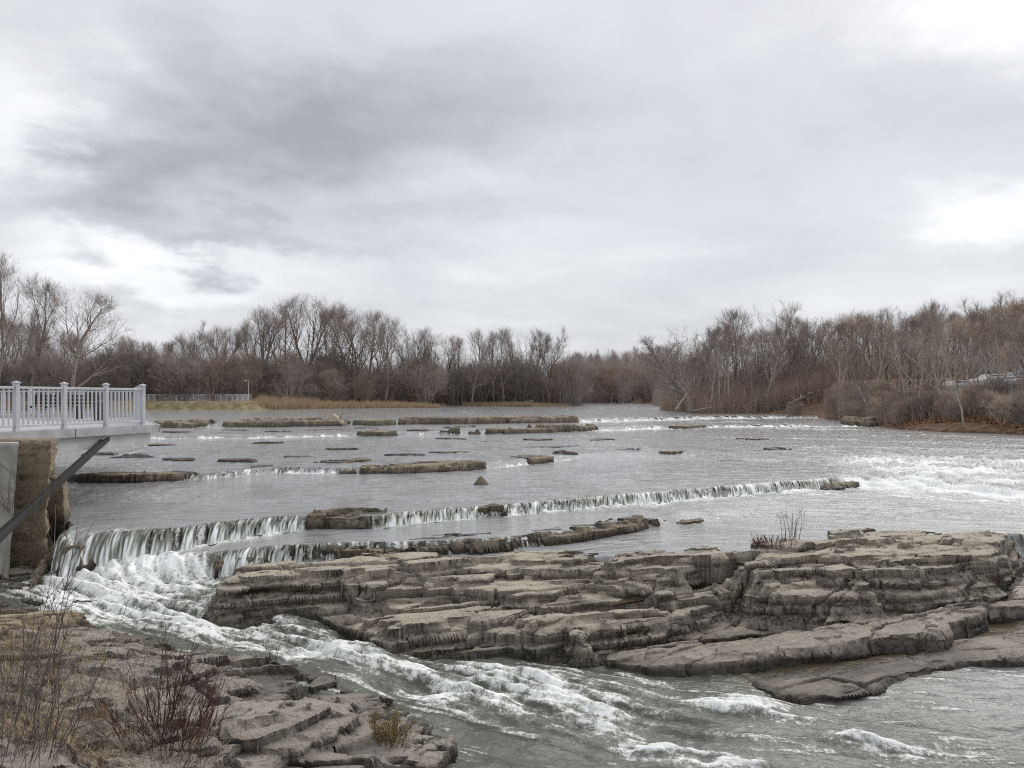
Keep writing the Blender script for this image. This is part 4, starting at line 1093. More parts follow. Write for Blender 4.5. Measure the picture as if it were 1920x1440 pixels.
ledge('mossy dark rock lip showing at the crest of the left waterfall', [(232, 1046, 3.22), (285, 1038, 3.2), (335, 1028, 3.15)], 3.2, 0.46, 0.4, 141, warp=0.08)
ledge('dark rock step under the left waterfall nearest the pier', [(118, 1066, 3.3), (150, 1062, 3.28), (190, 1055, 3.26)], 3.28, 0.44, 0.45, 142, warp=0.08)
ledge('dark wet rock step under the thin curtain waterfall', [(400, 1069, 3.33), (470, 1064, 3.33), (560, 1056, 3.31)], 3.32, 0.24, 0.35, 143, warp=0.06)
waterfall('greenish white waterfall at the left, pouring beside the stone pier', LD, -8.95, -4.75, 0.5, 201, 0.72, 0.2, 0.02)
waterfall('short broken waterfall right of the square tan ledge', LD, -2.95, -0.78, 0.25, 202, 0.55, 0.12, 0.018)
waterfall('long straight low waterfall running to the right rapids', LD, -0.2, 10.6, 0.26, 203, 0.70, 0.12, 0.02)
waterfall('thin curtain waterfall over the dark ledge left of the tan shelf', LE, -5.8, -3.55, 0.3, 204, 0.62, 0.12, 0.016, seedw=7, wamp=0.1)
waterfall('side waterfall cut by the right edge beside the shelf', LG, 11.1, 14.5, 0.65, 205, 0.5, 0.2, 0.02, seedw=99, wamp=0.0, w=0.2)
waterfall('small third-row spill between the mossy ledges', LC, -8.6, -6.2, 0.15, 206, 0.55, 0.06, 0.03, seedw=5, wamp=0.3, w=0.3)
waterfall('small third-row spill right of the left long slab', LC, -11.0, -8.9, 0.15, 207, 0.5, 0.06, 0.03, seedw=5, wamp=0.3, w=0.3)
waterfall('spill through the gap in the far ledges by the straw-topped ledge', LA, -22.8, -21.4, 0.25, 208, 0.6, 0.1, 0.06, seedw=3, wamp=0.6, w=0.5, fr=0.4)
waterfall('white spill between the driftwood ledge and the short blocky ledge', LA, -12.6, -11.5, 0.25, 209, 0.7, 0.1, 0.06, seedw=3, wamp=0.6, w=0.5, fr=0.4)
waterfall('white spill right of the short blocky far ledge', LA, -9.8, -9.0, 0.25, 210, 0.7, 0.1, 0.06, seedw=3, wamp=0.6, w=0.5, fr=0.4)
waterfall('row of small spills along the second far row of ledges', LB, -6.2, -1.6, 0.2, 211, 0.5, 0.08, 0.06, seedw=4, wamp=0.6, w=0.5, fr=0.4)
waterfall('broken white lip of the far rapids right of mid river', LA, 5.8, 40, 0.2, 212, 0.45, 0.2, 0.14, seedw=3, wamp=0.6, w=2.5, fr=0.25)
waterfall('second white lip in front of the far rapids', LB, 5.5, 26, 0.2, 213, 0.45, 0.2, 0.12, seedw=4, wamp=0.6, w=2.0, fr=0.25)

# still pools lying in hollows of the shelf
def pool(label, pts, d):
    P = [U(p[0], p[1], d) for p in pts]
    c = np.mean(P, 0)
    vs = [tuple(p - c) for p in P]
    me = bpy.data.meshes.new('rock_pool'); me.from_pydata(vs, [], [tuple(range(len(vs)))]); me.update()
    a = me.attributes.new('shallow', 'FLOAT', 'POINT'); a.data.foreach_set('value', np.full(len(vs), 0.35, np.float32))
    o = link('rock_pool', me, M_POOL); o.location = c
    return tag(o, label, 'pool')


def pool_mat():
    m, nt, N, L, P = new_mat('still_pool')
    tc = N.new('ShaderNodeTexCoord')
    n = noise_node(N, L, 3.0, 4, 0.5, tc.outputs['Object'])
    r = ramp_node(N, L, n.outputs['Fac'], [(0.3, (0.07, 0.05, 0.03)), (0.7, (0.12, 0.085, 0.05))])
    L.new(r.outputs[0], P.inputs['Base Color']); P.inputs['Roughness'].default_value = 0.04
    b = N.new('ShaderNodeBump'); b.inputs['Strength'].default_value = 0.05; L.new(n.outputs['Fac'], b.inputs['Height']); L.new(b.outputs[0], P.inputs['Normal'])
    return m


M_POOL = pool_mat()
pool('still grey pool in the hollow of the shelf below the dry shrub', [(1325, 1094), (1400, 1092), (1420, 1064), (1378, 1054), (1335, 1070)], 3.53)
pool('narrow brown puddle in the groove across the shelf', [(1140, 1135), (1210, 1124), (1300, 1111), (1360, 1100), (1352, 1086), (1260, 1093), (1185, 1106)], 3.66)
pool('tiny puddle on the upper beds of the shelf', [(1070, 1071), (1145, 1075), (1142, 1058), (1085, 1053)], 3.315)
#PART2
# ------------------------------------------------------------------ banks
def waterline(pts):
    return np.array([U(*p)[:2] for p in pts])


FAR_L = waterline([(-900, 772, 2.0), (-300, 770, 2.0), (0, 769, 2.0), (275, 768.5, 2.0), (470, 768, 2.0), (640, 766, 2.0), (830, 764.5, 2.0), (850, 761.5, 2.0), (900, 762, 2.0), (1000, 763, 2.0), (1075, 760.5, 2.0), (1090, 757, 2.0), (1100, 754.5, 2.0)])
RIGHT = waterline([(1226, 757, 2.0), (1229, 763, 2.0), (1235, 768, 2.02), (1260, 772, 2.05), (1300, 775, 2.08), (1400, 777, 2.12), (1500, 779, 2.15), (1580, 786, 2.2), (1640, 794, 2.3), (1690, 803, 2.42), (1780, 810, 2.48), (1920, 815, 2.5), (2200, 830, 2.55), (2600, 850, 2.6)])
far_poly = np.vstack([FAR_L, [(8, 420), (-420, 420), (-420, 60), (-60, 60)]])
right_poly = np.vstack([RIGHT, [(90, 20), (260, 20), (260, 420), (40, 420)]])


def far_h(x, y):
    s = poly_sd(far_poly, x, y)
    return EYE - 2.15 + 0.35 * sstep(-0.3, 1.2, s) + 0.55 * sstep(0.5, 12, s) + 1.2 * sstep(10, 80, s) + 0.18 * fbm(x * 0.25, y * 0.25, 4, 301) * sstep(0, 6, s)


def right_h(x, y):
    s = poly_sd(right_poly, x, y)
    east = sstep(22, 46, x)
    lot = sstep(34, 44, x) * sstep(8, 15, s)
    z = EYE - 2.4 + 0.45 * sstep(-0.3, 1.5, s) + 0.5 * sstep(1, 8, s) + 2.2 * sstep(8, 50, s) * (1 - east) + east * (1.5 * sstep(0, 7, s) + 0.9 * sstep(8, 16, s) + 1.5 * sstep(18, 22, s))
    return z + 0.25 * fbm(x * 0.3, y * 0.3, 4, 311) * sstep(0, 4, s) * (1 - 0.8 * lot)


def bank_mesh(name, label, hf, xs, ys, m):
    X, Y = np.meshgrid(xs, ys)
    Z = hf(X.ravel(), Y.ravel())
    keep = grid_faces(len(ys), len(xs))
    poly = far_poly if hf is far_h else right_poly
    sd = poly_sd(poly, X.ravel(), Y.ravel())
    Z = np.where(sd < -0.3, np.minimum(Z, EYE - 3.4), Z)
    keep = keep[(sd[keep] > -6).any(1)]
    o = link(name, np_mesh(name, np.stack((X.ravel(), Y.ravel(), Z), -1), keep), m)
    return tag(o, label, kind='structure')


bank_mesh('far_bank', 'brown wooded bank on the far left side of the river', far_h, np.linspace(-220, 26, 330), np.concatenate([np.linspace(96, 215, 150), np.linspace(218, 415, 40)]), M_FARGROUND)
bank_mesh('right_bank', 'leaf littered slope of the right bank', right_h, np.concatenate([np.linspace(18, 90, 190), np.linspace(92, 255, 40)]), np.concatenate([np.linspace(36, 112, 190), np.linspace(114, 415, 70)]), M_LITTER)

# straw-coloured berm in front of the footbridge
def berm():
    A = U(-420, 769, 2.0)[:2]; B = U(512, 768.5, 2.0)[:2]
    n = 160; rows = 12
    S, T = np.meshgrid(np.linspace(0, 1, n), np.linspace(0, 1, rows))
    X = A[0] + (B[0] - A[0]) * S; Y = A[1] - 0.3 + (B[1] - A[1]) * S + T * 8
    end = sstep(1.0, 0.93, S)
    Z = EYE - 2.15 + (1.55 * sstep(0.0, 0.35, T) - 0.7 * sstep(0.75, 1.0, T)) * end + 0.12 * fbm(X * 0.8, Y * 0.8, 3, 71)
    c = np.array((X.mean(), Y.mean(), EYE - 2.1))
    o = link('grass_berm', np_mesh('grass_berm', np.stack((X, Y, Z), -1).reshape(-1, 3) - c, grid_faces(rows, n)), M_BERM); o.location = c
    tag(o, 'straw coloured grass berm at the water edge below the footbridge', kind='structure')


berm()

# ------------------------------------------------------------------ viewing platform
def platform():
    dz = EYE - 0.76
    P1 = np.array((-9.99, 21.35)); d = np.array((0.25, 0.968)); d /= np.linalg.norm(d)
    P0 = P1 - d * 9.3
    P2 = np.array((-14.0, 29.3)); P3 = np.array((-25.0, 28.3)); P4 = np.array((-25.0, 13.0))
    root = empty('viewing_platform', (P1[0], P1[1], dz))
    tag(root, 'pale grey railed viewing platform jutting over the river at the left', 'platform')
    o0 = np.array((P1[0], P1[1], dz))
    def loc(p, z): return (p[0] - o0[0], p[1] - o0[1], z - o0[2])
    nrm = np.array((d[1], -d[0]))            # towards the river
    m = MB()
    q1 = P1 + nrm * 0.22 + d * 0.30
    pts = [P0 + nrm * 0.22, q1, P2 + np.array((0.1, 0.25)), P3, P4]
    m.prism([loc(p, dz)[:2] for p in pts], -0.10, 0.0)
    m.build('deck', M_DECK, root)
    def edgebar(a, b, z0, z1, th, off):
        e = (b - a) / np.linalg.norm(b - a); n = np.array((e[1], -e[0]))
        a2, b2 = a + n * off, b + n * off
        mb = MB(); mb.bar(loc(a2, (z0 + z1) / 2), loc(b2, (z0 + z1) / 2), th, abs(z1 - z0)); return mb
    fs = edgebar(P0, P1 + d * 0.30, dz - 0.19, dz + 0.012, 0.05, 0.25); fs.build('fascia', M_FASCIA, root)
    fs = edgebar(P1 + d * 0.325 + nrm * 0.27, P2 + np.array((0.0, 0.3)), dz - 0.19, dz + 0.012, 0.05, 0.0); fs.build('fascia', M_FASCIA, root)
    for k in range(1, 4):
        p = P1 - d * (k * 2.6); mb = MB(); mb.box(loc(p + nrm * 0.278, dz - 0.09), (0.008, 0.012, 0.19), math.atan2(d[1], d[0])); mb.build('board_joint', M_DARKSTEEL, root)
    mb = MB(); a, b = P0 + nrm * 0.10, P1 + nrm * 0.10 + d * 0.12
    mb.bar(loc(a, dz - 0.205), loc(b, dz - 0.205), 0.16, 0.02); mb.bar(loc(a, dz - 0.505), loc(b, dz - 0.505), 0.16, 0.02); mb.bar(loc(a - nrm * 0.0, dz - 0.355), loc(b, dz - 0.355), 0.10, 0.275)
    mb.build('steel_beam', M_STEEL, root)
    for k in range(1, 5):
        mb = MB(); a2 = P0 - nrm * (1.6 * k); b2 = P1 - nrm * (1.6 * k) + d * (0.4 * k)
        mb.bar(loc(a2, dz - 0.30), loc(b2, dz - 0.30), 0.14, 0.36); mb.build('joist', M_STEEL, root)
    # brace from the beam down to the pier
    top = at(200, 20.0, 822); low = np.array((-13.4, 15.6, EYE - 3.3))
    low = at(-25, 12.5, 1027)
    mb = MB(); mb.bar(loc(top[:2], top[2]), loc(low[:2], low[2]), 0.13, 0.025)
    for sgn in (-1, 1):
        v = Vector(low - top).normalized(); sd = v.cross(Vector((0, 0, 1))).normalized() * 0.066 * sgn
        mb.bar(Vector(loc(top[:2], top[2])) + sd, Vector(loc(low[:2], low[2])) + sd, 0.02, 0.10)
    mb.build('brace', M_DARKSTEEL, root)
    # railing runs
    post_s = 0.105
    def run(a, b, n, picks=True):
        e = (b - a); Lg = np.linalg.norm(e); e = e / Lg; rz = math.atan2(e[1], e[0])
        for i in range(n + 1):
            p = a + e * Lg * i / n
            if (i == 0 and picks == 'second'): continue
            pb = MB(); pb.box(loc(p, dz + 0.535), (post_s, post_s, 1.07), rz); po = pb.build('post', M_WHITE, root, bevel=0.006)
            cb = MB(); cb.box(loc(p, dz + 1.085), (0.135, 0.135, 0.03), rz)
            c0 = loc(p, dz + 1.1)
            h = 0.058; co, si = math.cos(rz), math.sin(rz)
            base = [(c0[0] + x * co - y * si, c0[1] + x * si + y * co, c0[2]) for x, y in ((-h, -h), (h, -h), (h, h), (-h, h))]
            cb.add(base + [(c0[0], c0[1], c0[2] + 0.03)], [(3, 2, 1, 0), (0, 1, 4), (1, 2, 4), (2, 3, 4), (3, 0, 4)])
            link('post_cap', cb.mesh('post_cap'), M_WHITE, po)
        for i in range(n):
            p = a + e * (Lg * i / n + 0.054); q = a + e * (Lg * (i + 1) / n - 0.054)
            rb = MB(); rb.bar(loc(p, dz + 0.975), loc(q, dz + 0.975), 0.07, 0.055); rb.build('top_rail', M_WHITE, root, bevel=0.006)
            rb = MB(); rb.bar(loc(p, dz + 0.12), loc(q, dz + 0.12), 0.05, 0.05); rb.build('bottom_rail', M_WHITE, root, bevel=0.006)
            k = max(2, int(np.linalg.norm(q - p) / 0.125))
            if picket_me[0] is None:
                pm = MB(); pm.box((0, 0, 0), (0.032, 0.032, 0.80)); picket_me[0] = pm.mesh('picket')
            for j in range(1, k):
                c = p + (q - p) * j / k
                ob = link('picket', picket_me[0], M_WHITE, root); ob.location = loc(c, dz + 0.546); ob.rotation_euler = (0, 0, rz)
    picket_me = [None]
    run(P0, P1, 7)
    run(P1, P2, 6, 'second')
    run(P2, P3 + np.array((0.05, -0.2)), 6, 'second')
    # thin bracing wires at the outer corner
    for k in range(3):
        mb = MB(); mb.tube([loc(P1 + d * 0.06, dz + 0.42 - 0.1 * k), loc(q1 - nrm * 0.02 - d * 0.03 * k, dz + 0.01)], 0.006, 4); mb.build('stay_wire', M_STEEL, root)
    return dz


dz = platform()


def rough_block(name, label, plan_b, plan_t, z0, z1, m, seed, amp=0.07, courses=0, cat='pier', res=0.06, wetz=None):
    """Masonry block: a closed outline swept from z0 to z1 with a rough face."""
    pb = np.array(plan_b, float); pt = np.array(plan_t, float)
    per = []
    n = len(pb)
    for i in range(n):
        a, b = pb[i], pb[(i + 1) % n]; k = max(2, int(np.linalg.norm(b - a) / res))
        for j in range(k): per.append((i, j / k))
    nz = max(3, int((z1 - z0) / res))
    S = len(per)
    V = []
    cen = pb.mean(0)
    for r in range(nz + 1):
        t = r / nz
        for (i, f) in per:
            a = pb[i] * (1 - t) + pt[i] * t; b = pb[(i + 1) % n] * (1 - t) + pt[(i + 1) % n] * t
            V.append((*(a + (b - a) * f), z0 + (z1 - z0) * t))
    V = np.array(V)
    out = V[:, :2] - cen; out /= (np.linalg.norm(out, axis=1, keepdims=True) + 1e-6)
    sx = V[:, 0] * 1.1 + V[:, 1] * 0.9
    nse = amp * fbm(sx * 1.6, V[:, 2] * 1.6, 5, seed, 0.6) + amp * 0.45 * fbm(sx * 8, V[:, 2] * 8, 3, seed + 3)
    if courses:
        ph = (V[:, 2] + 0.05 * fbm(sx, V[:, 2], 2, seed + 9)) / courses
        nse -= 0.07 * np.exp(-((ph - np.round(ph)) * courses / 0.035) ** 2)
    V[:, :2] += out * nse[:, None]
    Fc = []
    for r in range(nz):
        for k in range(S):
            k2 = (k + 1) % S
            Fc.append((r * S + k, r * S + k2, (r + 1) * S + k2, (r + 1) * S + k))
    base = len(V)
    tc = np.array([[V[nz * S:(nz + 1) * S, 0].mean(), V[nz * S:(nz + 1) * S, 1].mean(), z1 + 0.02]])
    V = np.vstack([V, tc])
    for k in range(S): Fc.append((nz * S + k, nz * S + (k + 1) % S, base, base))
    # fan as triangles
    quads = np.array(Fc[:nz * S]); tris = np.array([f[:3] for f in Fc[nz * S:]])
    tq = np.vstack([quads[:, [0, 1, 2]], quads[:, [0, 2, 3]], tris])
    c = np.array((cen[0], cen[1], z0))
    wz = wetz if wetz is not None else z0
    me = np_mesh(name, V - c, tq, True, {'wet': sstep(0.5, 0.0, V[:, 2] - wz), 'dark_tone': np.zeros(len(V))})
    o = link(name, me, m); o.location = c
    return tag(o, label, cat)


rough_block('stone_pier', 'tall brown rubble stone pier under the platform beam', [(-11.0, 16.3), (-9.72, 16.3), (-10.2, 17.4), (-11.2, 17.4)], [(-11.0, 16.35), (-9.55, 16.35), (-10.05, 17.4), (-11.2, 17.4)], EYE - 4.1, EYE - 0.90, M_RUBBLE, 401, 0.16, 0.62, wetz=EYE - 3.9)
rough_block('stone_pier', 'low stepped brown stone pier standing in water behind the tall pier', [(-10.9, 17.0), (-9.58, 17.0), (-9.66, 17.45), (-10.2, 18.2), (-10.9, 18.2)], [(-10.9, 17.05), (-9.72, 17.05), (-9.84, 17.45), (-10.2, 18.1), (-10.9, 18.1)], EYE - 3.4, EYE - 1.76, M_RUBBLE, 411, 0.08, 0.42, wetz=EYE - 2.75)
rough_block('concrete_column', 'tapered grey concrete column at the left edge under the platform', [(-10.9, 15.45), (-9.86, 15.45), (-10.17, 15.95), (-10.9, 15.95)], [(-11.2, 15.45), (-9.66, 15.45), (-9.97, 15.95), (-11.2, 15.95)], EYE - 3.6, EYE - 0.90, M_CONC, 421, 0.02, 0, 'column')
ledge('dark rock at the foot of the tall pier, left of the waterfall', [(60, 1085, 3.35), (100, 1010, 2.95), (128, 998, 2.8)], 2.9, 0.10, 0.5, 140, m=M_LEDGE, warp=0.1)

# two benches and a bin on the deck, seen through the pickets
def bench(x, y, rz, label):
    r = empty('bench', (x, y, dz), rz); tag(r, label, 'bench', 'black benches on the platform')
    for k in range(4):
        m = MB(); m.box((0, -0.15 + k * 0.11, 0.45), (1.7, 0.09, 0.03)); m.build('seat_slat', M_BLACK, r)
    for k in range(3):
        m = MB(); m.box((0, 0.24 + k * 0.025, 0.56 + k * 0.12), (1.7, 0.025, 0.09)); m.build('back_slat', M_BLACK, r)
    for sx in (-0.8, 0.8):
        m = MB(); m.bar((sx, -0.2, 0), (sx, -0.2, 0.44), 0.05, 0.05); m.bar((sx, 0.2, 0), (sx, 0.2, 0.44), 0.05, 0.05); m.bar((sx, -0.22, 0.42), (sx, 0.24, 0.42), 0.05, 0.05)
        m.bar((sx, 0.22, 0.42), (sx, 0.30, 0.86), 0.05, 0.05); m.build('leg_frame', M_BLACK, r)


bench(-15.9, 27.5, 0.1, 'black slatted bench by the far railing, nearer the left edge')
bench(-14.6, 26.2, 0.15, 'black slatted bench by the far railing, next to the black bin')
r = empty('litter_bin', (-13.55, 25.9, dz)); tag(r, 'narrow black bin on the platform beside the benches', 'bin')
m = MB(); m.tube([(0, 0, 0), (0, 0, 0.55)], [0.15, 0.17], 12); m.build('bin_body', M_BLACK, r)
m = MB(); m.tube([(0, 0, 0.55), (0, 0, 0.60), (0, 0, 0.66)], [0.19, 0.19, 0.08], 12); m.build('bin_lid', M_BLACK, r)

# ------------------------------------------------------------------ footbridge and lamps on the far bank
def footbridge():
    Y = 136.0
    x0, x1 = (-160 - 960) / F * Y, (470 - 960) / F * Y
    zb = EYE - 0.62
    root = empty('footbridge', ((x0 + x1) / 2, Y, zb)); ox = (x0 + x1) / 2
    tag(root, 'long white railed footbridge along the far left bank', 'footbridge')
    m = MB(); m.box((0, 0, -0.12), (x1 - x0, 2.2, 0.22)); m.build('deck', M_FASCIA, root)
    m = MB(); m.box(((x1 - ox) - 1.0, 0, -0.85), (1.8, 2.0, 1.2)); m.build('abutment', M_CONC, root)
    for sy in (-1.0, 1.0):
        n = int((x1 - x0) / 0.94)
        for i in range(n + 1):
            if sy > 0 and i % 2: continue
            m = MB(); m.box((x0 - ox + (x1 - x0) * i / n, sy, 0.58), (0.13, 0.13, 1.16)); m.build('post', M_BRIGHT, root)
        m = MB(); m.box((0, sy, 1.13), (x1 - x0, 0.09, 0.07)); m.build('top_rail', M_BRIGHT, root)
        m = MB(); m.box((0, sy, 0.12), (x1 - x0, 0.06, 0.06)); m.build('bottom_rail', M_BRIGHT, root)
        m = MB()
        k = int((x1 - x0) / 0.15)
        for i in range(k): m.box((x0 - ox + (i + 0.5) * 0.15, sy, 0.62), (0.05, 0.05, 0.96))
        o = m.build('pickets', M_BRIGHT, root); o['kind'] = 'stuff'
    for i in range(8):
        m = MB(); m.box((x0 - ox + (x1 - x0) * (i + 0.5) / 8, 0, -0.75), (0.25, 1.6, 1.05)); m.build('support', M_CONC, root)


footbridge()


def lamp(px, py_top, Y, zb, label, group='white lamp posts on the far bank'):
    p = at(px, Y, py_top)
    h = p[2] - zb
    r = empty('lamp_post', (p[0], Y, zb)); tag(r, label, 'lamp post', group)
    m = MB(); m.tube([(0, 0, 0), (0, 0, 0.3), (0, 0, h)], [0.10, 0.07, 0.055], 8); m.build('pole', M_BRIGHT, r)
    m = MB(); m.tube([(0, 0, h - 0.05), (-0.2, 0, h + 0.10), (-0.42, 0, h + 0.10)], 0.03, 6); m.build('arm', M_BRIGHT, r)
    m = MB(); m.tube([(-0.42, 0, h + 0.16), (-0.5, 0, h + 0.08), (-0.5, 0, h - 0.08), (-0.48, 0, h - 0.2)], [0.08, 0.22, 0.24, 0.06], 10); m.build('lantern', M_BRIGHT, r)


lamp(466, 714, 135.0, EYE - 1.2, 'white lamp post at the right end of the footbridge by the reeds')
lamp(89, 697, 135.0, EYE - 1.2, 'white lamp post standing up behind the platform railing')

# ------------------------------------------------------------------ bare trees
def gen_tree(seed, H, r0, fork=0.3, ang=(0.35, 0.8), levels=3, n1=9, n2=8, n3=7, up=0.35, lean=0.0, twig_len=1.2, twigs=8, gnarl=0.10, stems=1, tw=0.022, width=0.42, low=0.3):
    """Limbs as tapered tubes reaching out to a domed crown, twigs as thin blades; returns two meshes."""
    rnd = random.Random(seed)
    limbs = []; tips = []
    zc = H * (low + 1) / 2; rz = H * (1 - low) / 2; rx = H * width
    def reach(p, d):
        """Distance from p along d to the crown's outline."""
        a = (d.x ** 2 + d.y ** 2) / rx ** 2 + d.z ** 2 / rz ** 2
        b = 2 * ((p.x * d.x + p.y * d.y) / rx ** 2 + (p.z - zc) * d.z / rz ** 2)
        c = (p.x ** 2 + p.y ** 2) / rx ** 2 + (p.z - zc) ** 2 / rz ** 2 - 1
        q = b * b - 4 * a * c
        return max((-b + math.sqrt(q)) / (2 * a), 0.12 * H) if q > 0 else 0.2 * H
    def walk(p, d, length, r, lvl):
        n = (8, 7, 5, 4)[min(lvl, 3)]
        pts = [p.copy()]; rad = [r]; dd = d.copy()
        for i in range(n):
            dd = (dd + Vector((rnd.gauss(0, gnarl), rnd.gauss(0, gnarl), rnd.gauss(0, gnarl * 0.5) + up * (0.16 if lvl else 0.02)))).normalized()
            p = p + dd * (length / n); pts.append(p.copy()); rad.append(r * (1 - 0.78 * (i + 1) / n))
        limbs.append((pts, rad, lvl))
        if lvl >= levels:
            tips.append(pts); return
        cnt = (n1, n2, n3)[lvl]
        for k in range(cnt):
            lo = fork if lvl == 0 else 0.22
            t = min(lo + (1 - lo) * (k + rnd.random() * 0.9) / cnt, 0.97)
            i = min(int(t * n), n - 1); f = t * n - i
            q = pts[i].lerp(pts[i + 1], f); ax = (pts[i + 1] - pts[i]).normalized()
            a_ = rnd.uniform(*ang) * (1.0 if lvl == 0 else 1.05)
            if lvl == 0: a_ *= 1.15 - 0.5 * (t - lo) / (1 - lo)
            az = k * 2.4 + rnd.random() * 0.8 if lvl == 0 else rnd.random() * 6.283
            sd = Matrix.Rotation(az, 3, ax) @ ax.orthogonal().normalized()
            nd = (ax * math.cos(a_) + sd * math.sin(a_) + Vector((0, 0, up * 0.25))).normalized()
            rr = rad[i] * (1 - f) + rad[i + 1] * f
            if lvl == 0: ln = reach(q, nd) * rnd.uniform(0.82, 1.0)
            else: ln = min(length * rnd.uniform(0.40, 0.66), reach(q, nd) * 1.1) * (1.08 - 0.3 * t)
            walk(q, nd, ln, max(rr * rnd.uniform(0.5, 0.72), 0.012), lvl + 1)
    for s_ in range(stems):
        a = rnd.random() * 6.28
        d = Vector((lean + (math.cos(a) * 0.25 if stems > 1 else 0), (math.sin(a) * 0.25 if stems > 1 else 0), 1)).normalized()
        walk(Vector((math.cos(a) * 0.3 * (stems > 1), math.sin(a) * 0.3 * (stems > 1), -0.3)), d, H * rnd.uniform(0.8, 1.0) if stems > 1 else H * 0.95, r0, 0)
    mb = MB()
    for pts, rad, lvl in limbs:
        if lvl <= 2: mb.tube(pts, [max(x, tw * 0.8) for x in rad], 6 if lvl == 0 else (4 if lvl == 1 else 3))
    V = []; Fc = []
    def blade(a, b, w):
        s_ = (b - a).cross(Vector((rnd.gauss(0, 1), rnd.gauss(0, 1), rnd.gauss(0, 1)))).normalized() * w
        i = len(V); V.extend([a - s_, a + s_, b]); Fc.append((i, i + 1, i + 2))
    for pts, rad, lvl in limbs:
        if lvl >= 3:
            for i in range(len(pts) - 1): blade(pts[i], pts[i + 1] + (pts[i + 1] - pts[i]) * 0.3, max(rad[i], tw) * 0.9)
    for pts in tips:
        for k in range(twigs):
            t = rnd.random() * (len(pts) - 1.001); i = int(t)
            a = pts[i].lerp(pts[i + 1], t - i); ax = (pts[i + 1] - pts[i]).normalized()
            dv = (ax + Vector((rnd.gauss(0, 0.38), rnd.gauss(0, 0.38), rnd.gauss(0.12, 0.32)))).normalized()
            b = a + dv * twig_len * rnd.uniform(0.5, 1.2)
            blade(a, b, tw * 0.8)
            if rnd.random() < 0.6:
                c = a.lerp(b, rnd.uniform(0.3, 0.6)); blade(c, c + (dv + Vector((rnd.gauss(0, 0.45), rnd.gauss(0, 0.45), rnd.gauss(0.05, 0.35)))).normalized() * twig_len * rnd.uniform(0.35, 0.7), tw * 0.65)
    k = H / max(p.z for p in V)
    trunk = mb.mesh('trunk', True); trunk.transform(Matrix.Scale(k, 4))
    crown = np_mesh('crown', np.array([tuple(p * k) for p in V]), np.array(Fc), False)
    return trunk, crown, H


TREES = {
    'broad': [gen_tree(q, 22, 0.40, 0.20, (0.35, 0.8), 3, 11, 8, 5, 0.30, 0, 1.8, 4, 0.10, 1, 0.016, 0.42, 0.20) for q in (11, 12, 13)],
    'tall': [gen_tree(q, 22, 0.30, 0.28, (0.35, 0.7), 3, 12, 7, 4, 0.35, 0, 1.7, 4, 0.09, 1, 0.016, 0.27, 0.25) for q in (21, 22, 23)],
    'open': [gen_tree(31, 22, 0.44, 0.16, (0.45, 0.9), 3, 10, 9, 6, 0.25, 0, 1.7, 5, 0.11, 1, 0.016, 0.48, 0.22), gen_tree(32, 22, 0.36, 0.30, (0.4, 0.8), 3, 10, 8, 6, 0.3, 0.04, 1.7, 5, 0.12, 1, 0.016, 0.36, 0.30)],
    'gnarled': [gen_tree(41, 11, 0.40, 0.22, (0.5, 1.0), 3, 11, 8, 6, 0.15, -0.14, 1.1, 4, 0.20, 1, 0.013, 0.52, 0.12)],
    'slender': [gen_tree(q, 11, 0.14, 0.30, (0.35, 0.7), 3, 11, 5, 3, 0.35, 0, 1.0, 4, 0.07, 1, 0.010, 0.24, 0.25) for q in (51, 52, 53)],
    'round': [gen_tree(q, 11, 0.18, 0.18, (0.4, 0.85), 3, 12, 7, 4, 0.3, 0, 1.0, 4, 0.09, 1, 0.010, 0.42, 0.16) for q in (61, 62)],
    'fan': [gen_tree(71, 12, 0.16, 0.42, (0.4, 0.7), 3, 12, 7, 4, 0.3, 0, 1.0, 5, 0.06, 1, 0.011, 0.30, 0.40)],
}
BUSH = [gen_tree(q, 5.0, 0.04, 0.10, (0.35, 0.85), 3, 6, 4, 3, 0.25, 0, 0.8, 4, 0.10, 8, 0.009, 0.42, 0.0) for q in (81, 82, 83)]


def put_tree(name, label, cat, proto, x, y, z, H, group=None, mt=None, mc=None, rnd=random, sx=1.0, rz=None):
    trunk, crown, h0 = proto
    r = empty(name, (x, y, z), rnd.random() * 6.283 if rz is None else rz)
    k = H / h0; r.scale = (k * sx, k * sx, k)
    tag(r, label, cat, group)
    a = link('trunk', trunk, M_BARK, r); b = link('crown', crown, M_TWIG, r)
    for ob, mm in ((a, mt), (b, mc)):
        if mm is not None:
            ob.material_slots[0].link = 'OBJECT'; ob.material_slots[0].material = mm
    return r


KINDS_ADJ = {'broad': 'broad crowned', 'tall': 'tall narrow', 'open': 'open limbed', 'slender': 'slender', 'round': 'round crowned', 'fan': 'fan topped', 'gnarled': 'gnarled'}
HUE = {'bare_twigs': 'grey brown', 'reddish_twigs': 'reddish', 'purple_brown_twigs': 'purple brown', 'tan_brush': 'tan', 'pale_bark': 'pale barked'}


def place(px):
    for lim, txt in ((275, 'behind the viewing platform'), (462, 'behind the footbridge'), (655, 'behind the tall golden reeds'), (842, 'behind the low straw reeds'), (1060, 'on the far point'), (1245, 'at the river bend'),
                     (1350, 'around the gnarled tree'), (1470, 'between the gnarled tree and the round tree'), (1570, 'left of the pale pole'), (1690, 'right of the pale pole'), (1790, 'left of the parked cars')):
        if px < lim: return txt
    return 'around the parked cars'


